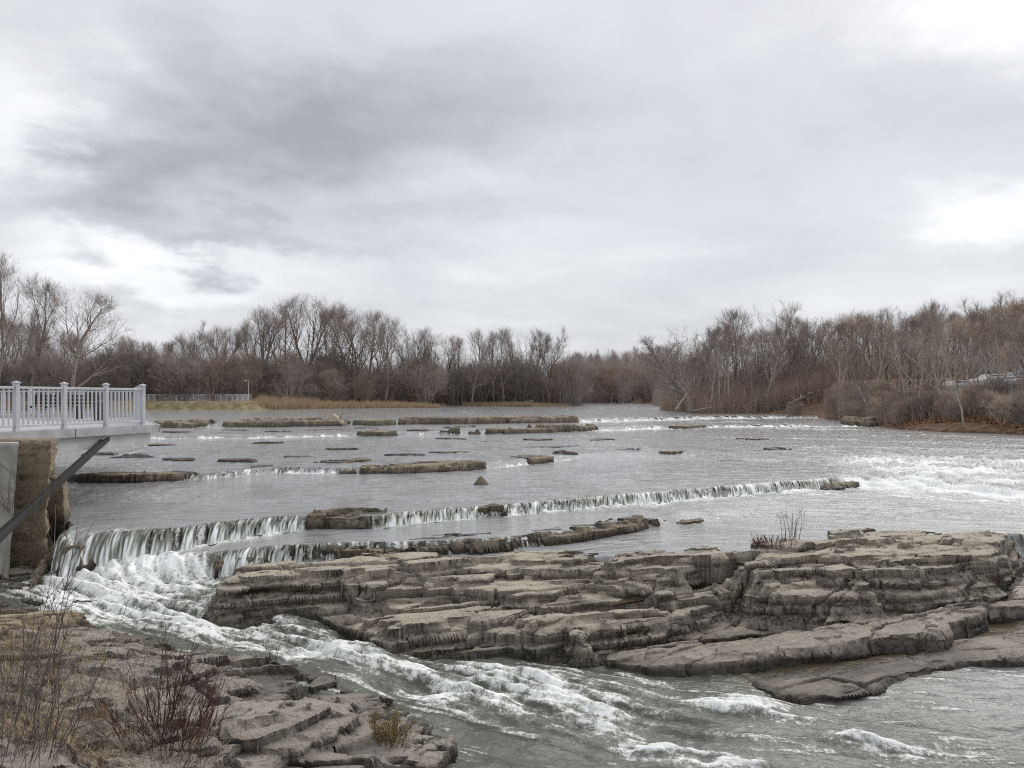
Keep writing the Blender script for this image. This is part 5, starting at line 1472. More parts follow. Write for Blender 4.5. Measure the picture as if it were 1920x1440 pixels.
def plant_forest():
    rnd = random.Random(5)
    def T(px, top, Y, kind, label, group=None, name='bare_tree', mt=None, mc=None, sx=1.0, idx=None, rz=None):
        x = (px - 960) / F * Y
        xa, ya = np.array([x]), np.array([Y])
        z = float((right_h if px > 1200 else far_h)(xa, ya)[0])
        H = EYE + (HZ - top) / F * Y - z
        lst = TREES[kind]
        if label is None:
            label = 'leafless %s %s tree %s' % (HUE[mc.name] if mc else ('pale barked' if mt else 'grey'), KINDS_ADJ[kind], place(px))
            group = 'bare trees in the wood ' + place(px)
        put_tree(name, label, 'tree', lst[rnd.randrange(len(lst)) if idx is None else idx], x, Y, z, H, group, mt, mc, rnd, sx, rz)
    # stand-outs
    T(-5, 455, 118, 'tall', 'tallest bare tree cut by the left edge of the photo', idx=0)
    T(58, 498, 128, 'open', 'tall bare tree with curving limbs second from the left edge', idx=1, sx=0.8)
    T(132, 524, 124, 'open', 'wide spreading bare tree standing alone above the left thicket', idx=0)
    T(30, 560, 140, 'tall', 'thin bare tree between the two tallest trees at the left edge', idx=1)
    T(1296, 604, 100, 'gnarled', 'gnarled leaning tree with twisted limbs at the left tip of the right bank', mt=M_BARK, idx=0, rz=0.4)
    T(1378, 566, 112, 'fan', 'fan topped bare tree right of the gnarled tree', idx=0)
    T(1443, 553, 112, 'slender', 'tall thin tree with a ragged top poking above the right bank wood', idx=1, mt=M_BARK)
    T(1488, 582, 104, 'round', 'round crowned bare tree in the right bank wood', idx=0, sx=1.25)
    T(1750, 553, 92, 'fan', 'bare tree rising highest in the middle of the right bank wood', idx=0, sx=0.9)
    T(1855, 545, 92, 'slender', 'feathery pale tree left of the tallest tree at the right edge', idx=0)
    T(1896, 528, 90, 'slender', 'tallest slim tree near the right edge of the photo', idx=2)
    gl = 'bare trees of the wood on the far bank'; lb = 'leafless grey brown tree in the wood on the far bank'
    for px, top in [(455, 585), (478, 566), (505, 556), (535, 548), (565, 540), (592, 538), (622, 546), (650, 566), (676, 562), (698, 566), (722, 580), (742, 590), (468, 600), (520, 575), (608, 560), (665, 580), (715, 596)]:
        T(px, top + rnd.uniform(-4, 8), rnd.uniform(156, 182), rnd.choice(('broad', 'broad', 'open', 'tall')), None)
    for px, top in [(765, 600), (790, 606), (815, 610), (838, 618), (862, 618), (885, 622), (905, 612), (925, 612), (945, 606), (965, 604), (985, 606), (1005, 606), (1028, 612), (1046, 622), (775, 625), (850, 636), (915, 630), (975, 622), (1015, 632)]:
        T(px, top + rnd.uniform(-4, 8), rnd.uniform(172, 205), rnd.choice(('broad', 'tall', 'tall')), None)
    for px in range(-30, 450, 13):
        top = np.interp(px, [-30, 0, 90, 170, 230, 330, 380, 430, 450], [560, 575, 600, 612, 622, 622, 612, 606, 600])
        T(px + rnd.uniform(-6, 6), top + rnd.uniform(-8, 22), rnd.uniform(146, 185), rnd.choice(('broad', 'tall', 'open', 'tall')), None)
    for px in range(1056, 1250, 7):
        T(px + rnd.uniform(-5, 5), np.interp(px, [1056, 1110, 1180, 1250], [664, 656, 650, 646]) + rnd.uniform(-7, 12), rnd.uniform(330, 400), rnd.choice(('broad', 'tall')), 'hazy bare tree of the distant wood at the river bend', 'bare trees of the distant wood at the river bend')
    gr = 'bare trees of the wood on the right bank'; lr = 'leafless brown tree in the wood on the right bank'
    for px in range(1262, 2040, 11):
        top = np.interp(px, [1262, 1330, 1370, 1400, 1440, 1490, 1540, 1565, 1600, 1640, 1700, 1750, 1800, 1850, 1900, 2040], [640, 606, 590, 604, 596, 590, 588, 612, 580, 574, 578, 566, 574, 566, 552, 540])
        for rep_ in range(2):
            Y = rnd.uniform(100, 122) if px < 1560 else rnd.uniform(82, 104)
            if px > 1700 and rep_: Y = rnd.uniform(66, 80)
            T(px + rnd.uniform(-8, 8), top + rnd.uniform(-8, 14) + rep_ * rnd.uniform(5, 55), Y, rnd.choice(('slender', 'slender', 'round', 'fan')), None, None, mt=rnd.choice((None, M_PALE_BARK)), mc=rnd.choice((None, M_TWIG_RED, M_BRUSH_TAN)) if px > 1500 else rnd.choice((None, None, M_TWIG_PURPLE)))
    # rust-leaved oak at the right edge
    x, Y = (1925 - 960) / F * 84, 84.0
    z = float(right_h(np.array([x]), np.array([Y]))[0])
    r = put_tree('oak_tree', 'tree still holding rust coloured leaves at the right edge', 'tree', TREES['round'][1], x, Y, z, EYE + (HZ - 552) / F * Y - z, None, None, M_TWIG_RED, rnd, 1.0)
    V = []; Fc = []
    cv = np.zeros(len(TREES['round'][1][1].vertices) * 3); TREES['round'][1][1].vertices.foreach_get('co', cv); cv = cv.reshape(-1, 3)
    for k in range(3500):
        c = cv[rnd.randrange(len(cv))]
        if c[2] < 4.5: continue
        c = c + np.array([rnd.gauss(0, 0.12) for _ in range(3)])
        a = np.array([rnd.gauss(0, 1) for _ in range(3)]); b = np.array([rnd.gauss(0, 1) for _ in range(3)])
        a *= 0.075 / np.linalg.norm(a); b *= 0.05 / np.linalg.norm(b)
        i = len(V); V += [c - a, c + b, c + a, c - b]; Fc.append((i, i + 1, i + 2, i + 3))
    o = link('leaves', np_mesh('leaves', np.array(V), np.array(Fc), False), M_LEAFRUST, r); o['kind'] = 'stuff'
    # thickets
    def B(x, Y, H, hf, label, group, mc, cat='bush', sx=None):
        size = 'low' if H < 2.5 else ('waist of the wood' if False else ('medium sized' if H < 4.5 else 'tall'))
        w_ = place(960 + x / Y * F)
        label = '%s leafless %s bush %s' % (size, HUE[mc.name], w_); group = 'bare bushes in the thicket ' + w_
        z = float(hf(np.array([x]), np.array([Y]))[0])
        put_tree('bare_bush', label, cat, rnd.choice(BUSH), x, Y, z - 0.1, H, group, mc, mc, rnd, sx or rnd.uniform(0.8, 1.3))
    for k in range(150):
        px = rnd.uniform(-40, 1085)
        Yw = float(np.interp((px - 960) / F * 150, FAR_L[:11, 0], FAR_L[:11, 1]))
        Y = Yw + 8 + rnd.random() ** 1.5 * 24
        top = 640 + 75 * rnd.random() ** 0.7
        H = (HZ - top) / F * Y + 1.6
        B((px - 960) / F * Y, Y, H, far_h, 'leafless purple brown bush in the thicket of the far bank', 'bushes in the thicket of the far bank', rnd.choice((M_TWIG_PURPLE, M_TWIG_PURPLE, M_TWIG, M_TWIG_RED)))
    for k in range(26):
        px = rnd.uniform(1080, 1240); Y = rnd.uniform(255, 300)
        B((px - 960) / F * Y, Y, rnd.uniform(8, 15), (lambda a, b: np.full(a.shape, EYE - 2.0)), 'reddish bush at the foot of the distant wood at the river bend', 'bushes at the foot of the distant wood', rnd.choice((M_TWIG_PURPLE, M_TWIG_RED)))
    for k in range(110):
        px = rnd.uniform(1240, 1570) if k < 60 else rnd.uniform(1560, 2000)
        Yl = float(np.interp((px - 960) / F * 85, RIGHT[:, 0], RIGHT[:, 1])) if px < 1560 else float(np.interp(px, [1560, 1690, 1920, 2000], [78, 62, 53, 51]))
        Y = Yl + 2.5 + rnd.random() ** 1.3 * 18
        top = rnd.uniform(690, 750) if px < 1560 else rnd.uniform(700, 765)
        if 1770 < px and Y > 58: continue
        x = (px - 960) / F * Y
        zz = float(right_h(np.array([x]), np.array([Y]))[0])
        H = max(1.6, EYE + (HZ - top) / F * Y - zz)
        B(x, Y, H, right_h, 'leafless brown bush in the thicket of the right bank', 'bushes in the thicket of the right bank', rnd.choice((M_BRUSH_TAN, M_BRUSH_TAN, M_TWIG_RED, M_TWIG)))
    for k in range(8):
        T(rnd.uniform(1775, 1985), rnd.uniform(575, 680), rnd.uniform(56, 62), 'slender', None, None, mt=rnd.choice((None, M_PALE_BARK)), mc=rnd.choice((None, M_BRUSH_TAN)))
    for k in range(60):
        px = rnd.uniform(1660, 1990) if k < 48 else rnd.uniform(1480, 1660)
        Y = float(np.interp(px, [1480, 1580, 1660, 1690, 1920, 2000], [90, 78, 65, 62, 53, 51])) + rnd.uniform(0.4, 4.5)
        B((px - 960) / F * Y, Y, rnd.uniform(1.2, 2.6), right_h, 'low tangled tan bush at the foot of the right bank', 'low bushes at the foot of the right bank', rnd.choice((M_BRUSH_TAN, M_BRUSH_TAN, M_TWIG)))
    for k in range(9):
        px = rnd.uniform(1785, 1975); Y = rnd.uniform(57.5, 62.0)
        B((px - 960) / F * Y, Y, rnd.uniform(2.0, 3.2), right_h, '', '', rnd.choice((M_BRUSH_TAN, M_TWIG)), sx=0.9)


plant_forest()


def wood_mass(name, label, n, xfun, hf, hmin, hmax, w, m, seed):
    """Trunks and stems far back in the wood that nobody could count."""
    rs = np.random.RandomState(seed)
    X, Y = xfun(rs, n); Z = hf(X, Y) - 0.2
    h = hmin + (hmax - hmin) * rs.rand(n) ** 1.3
    a = rs.rand(n) * 3.14; k = 3
    V = []; 
    P = np.stack((X, Y, Z), -1); c = P.mean(0); P = P - c
    for j in range(k):
        b = rs.rand(n) * 6.283; ln = h * (0.08 + 0.22 * rs.rand(n))
        st = P + np.stack((np.zeros(n), np.zeros(n), h * (0.0 if j == 0 else 1) * rs.uniform(0.15, 0.55, n)), -1)
        tip = P + np.stack((np.cos(b) * ln, np.sin(b) * ln, h * (1 if j == 0 else 0.6 + 0.4 * rs.rand(n))), -1)
        ww = w * (1 if j == 0 else 0.5) * (0.6 + 0.8 * rs.rand(n))
        s_ = np.stack((np.cos(a), np.sin(a), np.zeros(n)), -1) * ww[:, None]
        V.append(np.stack((st - s_, st + s_, tip), 1))
    V = np.concatenate(V).reshape(-1, 3)
    o = link(name, np_mesh(name, V, np.arange(len(V)).reshape(-1, 3), False), m); o.location = c
    return tag(o, label, None, None, 'stuff')


def _left(rs, n):
    px = rs.uniform(-500, 1090, n); Y = rs.uniform(180, 260, n); return (px - 960) / F * Y, Y


def _bend(rs, n):
    px = rs.uniform(1040, 1330, n); Y = rs.uniform(300, 380, n); return (px - 960) / F * Y, Y


def _right(rs, n):
    px = 1225 + 1075 * rs.rand(n) ** 0.85; Y = rs.uniform(112, 175, n) + np.interp(px, [1225, 1330], [60, 0]); return (px - 960) / F * Y, Y


def _right2(rs, n):
    px = 1238 + 342 * rs.rand(n) ** 0.8; Y = rs.uniform(98, 118, n) + np.interp(px, [1238, 1320], [22, 0]); return (px - 960) / F * Y, Y


flat = lambda x, y: np.full(x.shape, EYE - 2.0)
wood_mass('distant_woods', 'deep mass of bare stems behind the trees of the far bank', 26000, _left, far_h, 4, 14, 0.08, M_TWIG_PURPLE, 1)
wood_mass('distant_woods', 'hazy mass of bare trees closing off the river bend', 16000, _bend, flat, 8, 22, 0.14, M_TWIG, 2)
wood_mass('distant_woods', 'deep mass of bare stems behind the trees of the right bank', 15000, _right, right_h, 3, 8, 0.05, M_TWIG, 3)
def _right3(rs, n):
    px = rs.uniform(1555, 2050, n); Y = np.interp(px, [1555, 1580, 1660, 1690, 1920, 2000], [82, 78, 65, 62, 53, 51]) + 1.5 + rs.rand(n) ** 1.4 * 11; return (px - 960) / F * Y, Y


wood_mass('undergrowth', 'thin tan stems crowding the slope below the car park on the right bank', 5000, _right3, right_h, 0.6, 2.6, 0.014, M_BRUSH_TAN, 5)
wood_mass('undergrowth', 'tangled brown undergrowth between the trunks on the right bank', 14000, _right2, right_h, 1, 4.5, 0.03, M_TWIG_RED, 4)


def blades(name, label, pts, hmin, hmax, w, m, seed, lean=0.25, parent=None, kind='stuff'):
    """Many upright blades standing at the given points."""
    rs = np.random.RandomState(seed); P = np.asarray(pts); n = len(P)
    a = rs.rand(n) * 6.283; h = hmin + (hmax - hmin) * rs.rand(n)
    s = np.stack((np.cos(a), np.sin(a), np.zeros(n)), -1) * (w * (0.6 + 0.8 * rs.rand(n)))[:, None]
    b = rs.rand(n) * 6.283; ln = lean * h * rs.rand(n)
    tip = P + np.stack((np.cos(b) * ln, np.sin(b) * ln, h), -1)
    c = P.mean(0)
    V = np.stack((P - s - c, P + s - c, tip - c), 1).reshape(-1, 3)
    me = np_mesh(name, V, np.arange(3 * n).reshape(n, 3), False)
    o = link(name, me, m, parent); o.location = c
    if parent is None: tag(o, label, None, None, kind)
    return o


def scatter_px(n, x0, x1, yoff, depth, seed):
    rs = np.random.RandomState(seed)
    px = rs.uniform(x0, x1, n)
    X0 = (px - 960) / F * 145
    Y = np.interp(X0, FAR_L[:11, 0], FAR_L[:11, 1]) + yoff + rs.rand(n) * depth
    X = (px - 960) / F * Y
    return np.stack((X, Y, far_h(X, Y)), -1)


def reed_bed(label, n, x0, x1, hf, depth, seed):
    P = scatter_px(n, x0, x1, 0.2, depth, seed)
    px = P[:, 0] / P[:, 1] * F + 960
    h = hf(px) * (0.75 + 0.5 * fbm(px * 0.06, P[:, 1] * 0.6, 3, seed))
    rs = np.random.RandomState(seed + 1); n = len(P); a = rs.rand(n) * 6.283; b = rs.rand(n) * 6.283
    h = h * (0.5 + 0.6 * rs.rand(n)); ln = 0.22 * h * rs.rand(n)
    s_ = np.stack((np.cos(a), np.sin(a), np.zeros(n)), -1) * (0.03 * (0.6 + 0.8 * rs.rand(n)))[:, None]
    tip = P + np.stack((np.cos(b) * ln, np.sin(b) * ln, h), -1); c = P.mean(0)
    V = np.stack((P - s_ - c, P + s_ - c, tip - c), 1).reshape(-1, 3)
    o = link('reeds', np_mesh('reeds', V, np.arange(3 * n).reshape(n, 3), False), M_REED); o.location = c
    tag(o, label, None, None, 'stuff')


reed_bed('tall golden dry reeds at the water edge beyond the footbridge', 9000, 466, 640, lambda px: np.interp(px, [466, 490, 580, 640], [1.6, 2.9, 2.6, 1.2]), 7, 1)
reed_bed('lower straw coloured reeds along the far bank', 7000, 600, 836, lambda px: np.interp(px, [600, 660, 740, 836], [1.6, 1.7, 1.5, 0.7]), 5, 3)
blades('dry_grass', 'thin dry grass on the far point below the distant trees', scatter_px(4000, 866, 1072, 0.3, 6, 5), 0.4, 1.0, 0.05, M_GRASSDRY, 6)
rs_ = np.random.RandomState(9)
px_ = rs_.uniform(1240, 1580, 7000); Y_ = np.interp((px_ - 960) / F * 90, RIGHT[:, 0], RIGHT[:, 1]); Y_ = Y_ + 0.3 + rs_.rand(7000) * 4
X_ = (px_ - 960) / F * Y_
blades('dry_grass', 'rusty dry grass fringe along the foot of the right bank', np.stack((X_, Y_, right_h(X_, Y_)), -1), 0.2, 0.6, 0.04, M_GRASSDRY, 10)

# leaf litter and twigs on the right slope
def litter(n, seed):
    rs = np.random.RandomState(seed)
    px = rs.uniform(1580, 2000, n); Yl = np.interp(px, [1580, 1690, 1920, 2000], [78, 62, 53, 51])
    Y = Yl + 0.2 + rs.rand(n) * 6; X = (px - 960) / F * Y
    P = np.stack((X, Y, right_h(X, Y) + 0.04), -1)
    a = rs.normal(size=(n, 3)) * np.array((1, 1, 0.5)); a /= np.linalg.norm(a, axis=1, keepdims=True); b = rs.normal(size=(n, 3)); b -= a * (a * b).sum(1, keepdims=True); b /= np.linalg.norm(b, axis=1, keepdims=True)
    sz = 0.05 + 0.08 * rs.rand(n); a *= sz[:, None]; b *= sz[:, None] * 0.7
    c = P.mean(0)
    V = np.stack((P - a, P + b, P + a, P - b), 1).reshape(-1, 3) - c
    o = link('leaf_litter', np_mesh('leaf_litter', V, np.arange(4 * n).reshape(n, 4), False), M_LEAFLITTER); o.location = c
    tag(o, 'orange brown fallen leaves on the right slope', None, None, 'stuff')


M_LEAFLITTER = plain_mat('fallen_leaves', (0.30, 0.17, 0.095), 0.85, 0.5, 0.8)
litter(16000, 21)

# ------------------------------------------------------------------ logs, bird, poles, cars, house
def log(label, a, b, r0, r1, m, seed, knots=3, name='driftwood_log', stub=True):
    rnd = random.Random(seed); a = Vector(a); b = Vector(b)
    n = 9; pts = []; rad = []
    for i in range(n):
        t = i / (n - 1)
        pts.append(a.lerp(b, t) - a + Vector((rnd.gauss(0, r0 * 0.18), rnd.gauss(0, r0 * 0.18), rnd.gauss(0, r0 * 0.18)))); rad.append((r0 + (r1 - r0) * t) * rnd.uniform(0.88, 1.12))
    root = MB(); root.tube(pts, rad, 9); o = root.build(name, m, None, True); o.location = a
    tag(o, label, 'log')
    for k in range(knots):
        t = rnd.uniform(0.05, 0.9); p = pts[int(t * (n - 1))]
        d = Vector((rnd.gauss(0, 1), rnd.gauss(0, 0.6), abs(rnd.gauss(0.6, 0.5)))).normalized() * r0 * rnd.uniform(3, 7)
        mb = MB(); mb.tube([p, p + d * 0.5 + Vector((0, 0, r0 * 0.4)), p + d], [r0 * 0.42, r0 * 0.3, r0 * 0.1], 5); mb.build('branch_stub', m, o, True)
    return o


log('bleached driftwood log leaning across the far ledge', at(626, 61.5, 780), at(646, 59.2, 796), 0.17, 0.12, M_DRIFT, 1, 4)
log('grey dead branch lying on the longest far ledge', at(935, 67, 781), at(1012, 66, 787), 0.09, 0.04, M_DRIFT, 2, 6)
log('short dead branch at the right end of the longest far ledge', at(1000, 65, 779), at(1040, 66, 785), 0.06, 0.03, M_DRIFT, 3, 4)
log('pale leaning dead trunk left of the gnarled tree', at(1266, 97, 769), at(1288, 98, 738), 0.13, 0.07, M_DRIFT, 4, 2, 'leaning_tree')
log('dark fallen trunk lying among brush on the right bank', at(1478, 93, 760), at(1524, 95, 737), 0.25, 0.13, M_BARK, 5, 4, 'fallen_tree')
log('pale thin dead trunk leaning left over the right bank', at(1632, 74, 775), at(1610, 78, 727), 0.12, 0.06, M_PALE_BARK, 6, 2, 'leaning_tree')
log('bare branch pile washed up at the left tip of the right bank', at(1300, 96, 770), at(1335, 97, 763), 0.08, 0.03, M_PALE_BARK, 7, 6)
log('small bleached branch on the far point', at(978, 176, 758), at(1000, 178, 750), 0.12, 0.05, M_DRIFT, 8, 4)

# a small gull-like bird on the far ledge
def bird():
    p = at(868, 68.5, 780)
    r = empty('bird', tuple(p)); tag(r, 'small pale bird standing on the longest far ledge', 'bird')
    m = MB(); m.tube([(-0.22, 0, 0.2), (-0.12, 0, 0.22), (0, 0, 0.24), (0.1, 0, 0.28), (0.14, 0, 0.36), (0.17, 0, 0.39), (0.21, 0, 0.385)], [0.01, 0.05, 0.085, 0.07, 0.04, 0.045, 0.012], 8)
    m.tube([(0.0, 0.03, 0.2), (0.0, 0.03, 0.0)], 0.01, 4); m.tube([(0.0, -0.03, 0.2), (0.0, -0.03, 0.0)], 0.01, 4)
    m.build('body', M_WHITE, r, True)


bird()


def pole(px, top, bot, Y, r, label, m, arm=False):
    a = at(px, Y, bot); b = at(px, Y, top); h = b[2] - a[2]
    zg = float(right_h(np.array([a[0]]), np.array([Y]))[0]); h = b[2] - zg
    e = empty('utility_pole', (a[0], Y, zg)); tag(e, label, 'pole')
    mb = MB(); mb.tube([(0, 0, -0.2), (0, 0, h)], [r, r * 0.7], 8); mb.build('pole', m, e, True)
    if arm:
        mb = MB(); mb.box((0, 0, h - 0.4), (1.4, 0.09, 0.1)); mb.build('cross_arm', m, e)


pole(1575, 655, 745, 88, 0.13, 'pale pole standing in the middle of the right bank wood', M_PALE_BARK)
pole(1871, 648, 700, 70, 0.07, 'thin pale pole left of its twin by the parked cars', M_PALE_BARK)
pole(1886, 640, 710, 70, 0.06, 'thin grey pole right of its twin by the parked cars', M_STEEL)


def car(x, y, z, rz, label, mbody):
    r = empty('parked_car', (x, y, z), rz); tag(r, label, 'car', 'cars parked above the right bank')
    prof = [(-2.2, 0.35), (-2.25, 0.75), (-2.1, 0.95), (-1.5, 1.02), (-0.95, 1.42), (0.55, 1.45), (1.15, 1.02), (2.05, 0.88), (2.22, 0.6), (2.2, 0.35)]
    m = MB(); n = len(prof)
    def ring(sy): return [(px, sy * (0.86 if pz < 1.1 else 0.66), pz) for px, pz in prof]
    m.add(ring(-1) + ring(1), [tuple(range(n)), tuple(reversed(range(n, 2 * n)))] + [(i, n + i, n + (i + 1) % n, (i + 1) % n) for i in range(n)])
    m.build('body', mbody, r, False, 0.04)
    for sy in (-1, 1):
        for a, b in ((-1.35, -0.35), (-0.25, 0.95)):
            w = MB(); y0, y1 = sy * 0.84, sy * 0.70
            w.add([(a, y0, 1.04), (b, y0, 1.04), (min(b, 0.6) - 0.02, y1, 1.38), (max(a, -0.9), y1, 1.38)], [(0, 1, 2, 3)]); w.build('window', M_GLASS, r)
        for wx in (-1.4, 1.4):
            w = MB(); w.tube([(wx, sy * 0.72, 0.33), (wx, sy * 0.90, 0.33)], 0.33, 16); t = w.build('wheel', M_TYRE, r, True)
            w = MB(); w.tube([(wx, sy * 0.90, 0.33), (wx, sy * 0.915, 0.33)], 0.2, 12); w.build('rim', M_STEEL, t)
        w = MB(); w.box((2.19, sy * 0.62, 0.68), (0.06, 0.34, 0.14)); w.build('headlight', M_WHITE, r)
    w = MB(); w.add([(1.12, -0.66, 1.05), (1.12, 0.66, 1.05), (0.6, 0.56, 1.42), (0.6, -0.56, 1.42)], [(0, 1, 2, 3)]); w.build('windscreen', M_GLASS, r)


CP = {n: plain_mat(n, c, 0.3, 0.03, 1.0) for n, c in (('car_white', (0.6, 0.6, 0.6)), ('car_slate', (0.16, 0.19, 0.23)), ('car_silver', (0.5, 0.51, 0.53)))}
for px, pyb, Y, rz, lab, cm in [(1915, 711, 74, 0.3, 'slate blue parked car, upper one at the right edge', 'car_slate'), (1866, 711, 76, 0.2, 'white parked car behind the twin poles', 'car_white'), (1800, 711, 77, 0.1, 'white parked car half hidden by trunks, farthest left', 'car_silver'),
                                (1914, 738, 64, 0.35, 'dark parked car with a pale roof, lower one at the right edge', 'car_slate')]:
    x = (px - 960) / F * Y
    car(x, Y, float(right_h(np.array([x]), np.array([Y]))[0]) + 0.02, rz, lab, CP[cm])


def guard_rail():
    a = np.array(((1775 - 960) / F * 61, 61.0)); b = np.array(((1990 - 960) / F * 58, 58.0))
    za = float(right_h(a[:1], a[1:])[0])
    r = empty('guard_rail', (a[0], a[1], za)); tag(r, 'low white rail along the edge of the car park on the right bank', 'rail')
    for i in range(9):
        p = a + (b - a) * i / 8; z = float(right_h(p[:1], p[1:])[0]) - za
        m = MB(); m.box((p[0] - a[0], p[1] - a[1], z + 0.35), (0.12, 0.12, 0.7)); m.build('post', M_WHITE, r)
    za2 = float(right_h(b[:1], b[1:])[0]) - za
    m = MB(); m.bar((0, -0.08, 0.6), (b[0] - a[0], b[1] - a[1] - 0.08, za2 + 0.6), 0.05, 0.16); m.build('beam', M_WHITE, r)


guard_rail()


def house():
    Y = 96.0; x = (1935 - 960) / F * Y; z = float(right_h(np.array([x]), np.array([Y]))[0])
    r = empty('house', (x, Y, z)); tag(r, 'grey house half hidden behind bare trees at the right edge', 'house')
    m = MB(); m.box((0, 0, 2.4), (9, 7, 4.8)); w = m.build('wall', M_FASCIA, r)
    m = MB(); m.add([(-5, -4, 4.7), (5, -4, 4.7), (5, 4, 4.7), (-5, 4, 4.7), (-5, 0, 7.0), (5, 0, 7.0)], [(0, 1, 5, 4), (2, 3, 4, 5), (0, 4, 3), (1, 2, 5), (3, 2, 1, 0)]); m.build('roof', M_CONC, r)
    for k in range(3):
        m = MB(); m.box((-3 + 3 * k, -3.53, 3.2), (1.1, 0.08, 1.4)); f = m.build('window', M_WHITE, r)
        m = MB(); m.box((-3 + 3 * k, -3.585, 3.2), (0.9, 0.03, 1.2)); m.build('pane', M_GLASS, f)


house()

# ------------------------------------------------------------------ foreground plants
def shrub(name, label, base, stems, hmin, hmax, rad, seed, m, spread=0.5, side=3, r=0.006, cat='shrub', droop=0.0, lean=(0, 0), curl=0.10, leaf=None, leaf_n=0):
    rnd = random.Random(seed); base = np.asarray(base)
    o = empty(name, tuple(base)); tag(o, label, cat)
    mb = MB(); twig = MB(); ends = []
    for k in range(stems):
        a = rnd.random() * 6.283; rr = rad * math.sqrt(rnd.random())
        p = Vector((math.cos(a) * rr, math.sin(a) * rr, -0.05))
        h = rnd.uniform(hmin, hmax)
        d = Vector((math.cos(a) * spread * rnd.random() + lean[0], math.sin(a) * spread * rnd.random() + lean[1], 1)).normalized()
        pts = [p.copy()]; n = 6
        for i in range(n):
            d = (d + Vector((rnd.gauss(0, curl), rnd.gauss(0, curl), rnd.gauss(0, curl * 0.5) - droop * i / n))).normalized()
            p = p + d * h / n; pts.append(p.copy())
        R = r * rnd.uniform(0.7, 1.2)
        mb.tube(pts, [R * (1 - 0.75 * i / n) for i in range(n + 1)], 3)
        for s in range(side):
            i = rnd.randrange(2, n); q = pts[i]; dd = (pts[i] - pts[i - 1]).normalized()
            e = (dd + Vector((rnd.gauss(0, 0.45), rnd.gauss(0, 0.45), rnd.gauss(0.1, 0.3)))).normalized() * h * rnd.uniform(0.12, 0.32)
            mid = q + e * 0.5 + Vector((rnd.gauss(0, .01), rnd.gauss(0, .01), 0))
            twig.tube([q, mid, q + e], [R * 0.55, R * 0.4, R * 0.2], 3); ends += [mid, q + e]
        ends.append(pts[-1])
    mb.build('stem', m, o); o.children[-1]['kind'] = 'stuff'
    if twig.v: t = twig.build('twig', m, o); t['kind'] = 'stuff'
    if leaf and leaf_n:
        V = []; Fc = []
        for k in range(leaf_n):
            c = rnd.choice(ends) + Vector((rnd.gauss(0, 0.025), rnd.gauss(0, 0.025), rnd.gauss(0, 0.025)))
            a = Vector((rnd.gauss(0, 1), rnd.gauss(0, 1), rnd.gauss(0, 1))).normalized() * rnd.uniform(0.008, 0.016); b = a.orthogonal().normalized() * rnd.uniform(0.004, 0.009)
            i = len(V); V += [tuple(c - a), tuple(c + b), tuple(c + a), tuple(c - b)]; Fc.append((i, i + 1, i + 2, i + 3))
        l = link('leaves', np_mesh('leaves', np.array(V), np.array(Fc), False), leaf, o); l['kind'] = 'stuff'
    return o


def bank_z(x, y):
    """Top of the near bank rock at a spot, taken from the built meshes."""
    dg = bpy.context.evaluated_depsgraph_get()
    hit = scene.ray_cast(dg, Vector((x, y, 20)), Vector((0, 0, -1)))
    return hit[1].z if hit[0] else 0.5


def on_bank(px, py, d):
    p = U(px, py, d); p[2] = bank_z(p[0], p[1]); return p


dgraph = bpy.context.evaluated_depsgraph_get(); dgraph.update()
shrub('red_stemmed_shrub', 'red stemmed leafless shrub sprawling in the middle of the near bank', on_bank(318, 1350, 3.55), 120, 0.25, 0.9, 0.5, 1, M_STEMRED, 0.95, 5, 0.0052)
shrub('tall_bare_shrub', 'tall thin bare stems rising from the red stemmed shrub', on_bank(300, 1340, 3.55), 16, 0.7, 1.35, 0.15, 2, M_STEMBROWN, 0.5, 7, 0.007, lean=(0.12, 0.0))
shrub('rusty_tuft', 'rust coloured tuft with thin stems at the edge of the near bank by the rapids', on_bank(497, 1222, 3.86), 60, 0.10, 0.30, 0.13, 3, M_STEMRED, 1.0, 2, 0.004)
shrub('thin_bare_stems', 'few upright bare stems growing out of the rusty tuft', on_bank(505, 1222, 3.86), 9, 0.35, 0.75, 0.1, 4, M_STEMBROWN, 0.3, 4, 0.0035)
shrub('olive_shrub', 'olive yellow leafy shrub at the foot of the near bank ledges', on_bank(728, 1385, 4.15), 60, 0.25, 0.5, 0.12, 5, M_STEMBROWN, 0.5, 6, 0.003, leaf=M_YELLOW, leaf_n=1500)
shrub('bare_sprig', 'bare sprig leaning right of the olive shrub', on_bank(752, 1392, 4.2), 12, 0.25, 0.5, 0.05, 6, M_STEMBROWN, 0.3, 4, 0.003, lean=(0.5, 0.1))
shrub('dry_grass_tuft', 'orange dry grass tuft left of the red stemmed shrub', on_bank(172, 1305, 3.35), 130, 0.12, 0.30, 0.16, 7, M_GRASSDRY, 0.5, 0, 0.003, 'grass')
shrub('dry_grass_tuft', 'dry grass tuft near the yellow sandstone ledge at the left edge', on_bank(30, 1215, 3.3), 140, 0.12, 0.35, 0.3, 8, M_GRASSDRY, 0.5, 0, 0.003, 'grass')
shrub('olive_moss_tuft', 'small olive tuft on the near bank below the sandstone ledge', on_bank(122, 1216, 3.5), 90, 0.04, 0.12, 0.12, 9, M_YELLOW, 0.9, 0, 0.004, 'grass')
shrub('grey_thicket', 'pale grey bare stems crowding the bottom left corner', on_bank(12, 1420, 3.0), 60, 0.5, 1.1, 0.4, 10, M_STEMGREY, 0.5, 6, 0.0045)
shrub('tall_sapling', 'tall thin sapling leaning right at the left edge', on_bank(20, 1360, 3.1), 7, 1.4, 2.1, 0.25, 11, M_STEMGREY, 0.25, 9, 0.007, lean=(0.16, 0.02), curl=0.06)
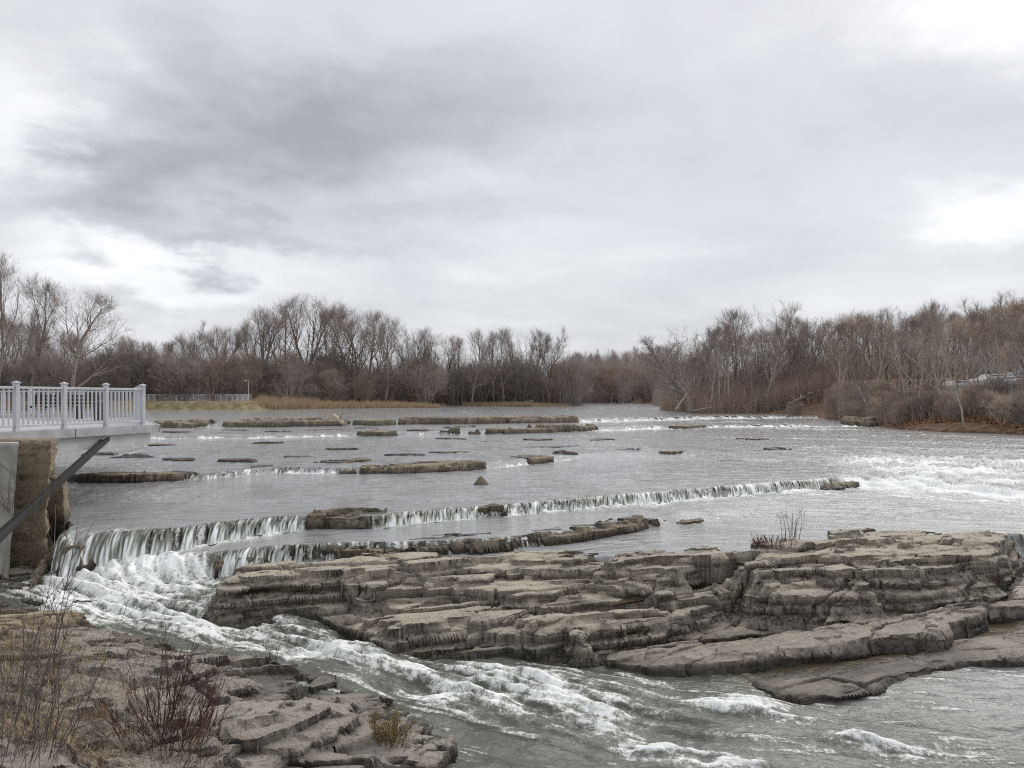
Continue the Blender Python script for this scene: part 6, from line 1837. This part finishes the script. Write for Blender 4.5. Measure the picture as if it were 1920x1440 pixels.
shrub('tall_sapling', 'slender brown sapling between the left edge and the orange tuft', on_bank(85, 1400, 3.05), 6, 1.0, 1.7, 0.2, 12, M_STEMBROWN, 0.25, 9, 0.006, lean=(0.25, 0.0), curl=0.06)
shrub('bare_shrub', 'bare brown shrub at the foot of the stone pier', on_bank(60, 1110, 3.55), 45, 0.4, 1.0, 0.5, 13, M_STEMBROWN, 0.6, 5, 0.005)
shrub('bare_shrub', 'bare twiggy shrub by the sandstone ledge at the left edge', on_bank(15, 1260, 3.2), 50, 0.3, 0.8, 0.35, 14, M_STEMBROWN, 0.7, 5, 0.004)
shrub('dead_brush', 'dry fallen brush in front of the red stemmed shrub', on_bank(330, 1400, 3.65), 80, 0.2, 0.6, 0.4, 15, M_STEMBROWN, 1.6, 3, 0.0035, droop=0.25)
shrub('shelf_shrub', 'dark red tuft growing on the back edge of the tan shelf', on_bank(1450, 1034, 3.1), 150, 0.08, 0.26, 0.38, 16, M_STEMRED, 1.0, 1, 0.008)
shrub('dry_plant', 'tall thin dead stems above the dark red tuft on the shelf', on_bank(1482, 1032, 3.1), 16, 0.45, 0.82, 0.2, 17, M_STEMBROWN, 0.25, 3, 0.0055, curl=0.04)
shrub('rust_sprig', 'small rust sprig in a crack at the right end of the shelf', on_bank(1868, 1085, 3.6), 50, 0.08, 0.22, 0.12, 18, M_STEMRED, 1.0, 1, 0.006)


def bank_litter(n, seed):
    rs = np.random.RandomState(seed)
    px = rs.uniform(-60, 470, n); py = rs.uniform(1190, 1445, n)
    P = []
    dg = bpy.context.evaluated_depsgraph_get()
    for a, b in zip(px, py):
        if rs.rand() > np.interp(a, [0, 130, 260, 470], [1.0, 0.8, 0.3, 0.1]): continue
        q = U(a, b, np.interp(b, [1190, 1445], [3.6, 3.25]))
        h = scene.ray_cast(dg, Vector((q[0], q[1], 6.0)), Vector((0, 0, -1)))
        if h[0] and h[4] and h[4].name.startswith('rock_bed'): P.append(tuple(h[1]))
    P = np.array(P); k = 7
    Q = np.repeat(P, k, 0) + rs.normal(size=(len(P) * k, 3)) * np.array((0.06, 0.06, 0.004))
    return Q


Q = bank_litter(3200, 77)
blades('dry_grass', 'short dry grass and straw growing between the near bank rocks', Q, 0.02, 0.12, 0.0032, M_GRASSDRY, 78, 2.2)
blades('dead_stems', 'brown dead stems and leaf bits matted between the near bank rocks', bank_litter(2000, 79), 0.02, 0.10, 0.004, M_STEMBROWN, 80, 3.0)
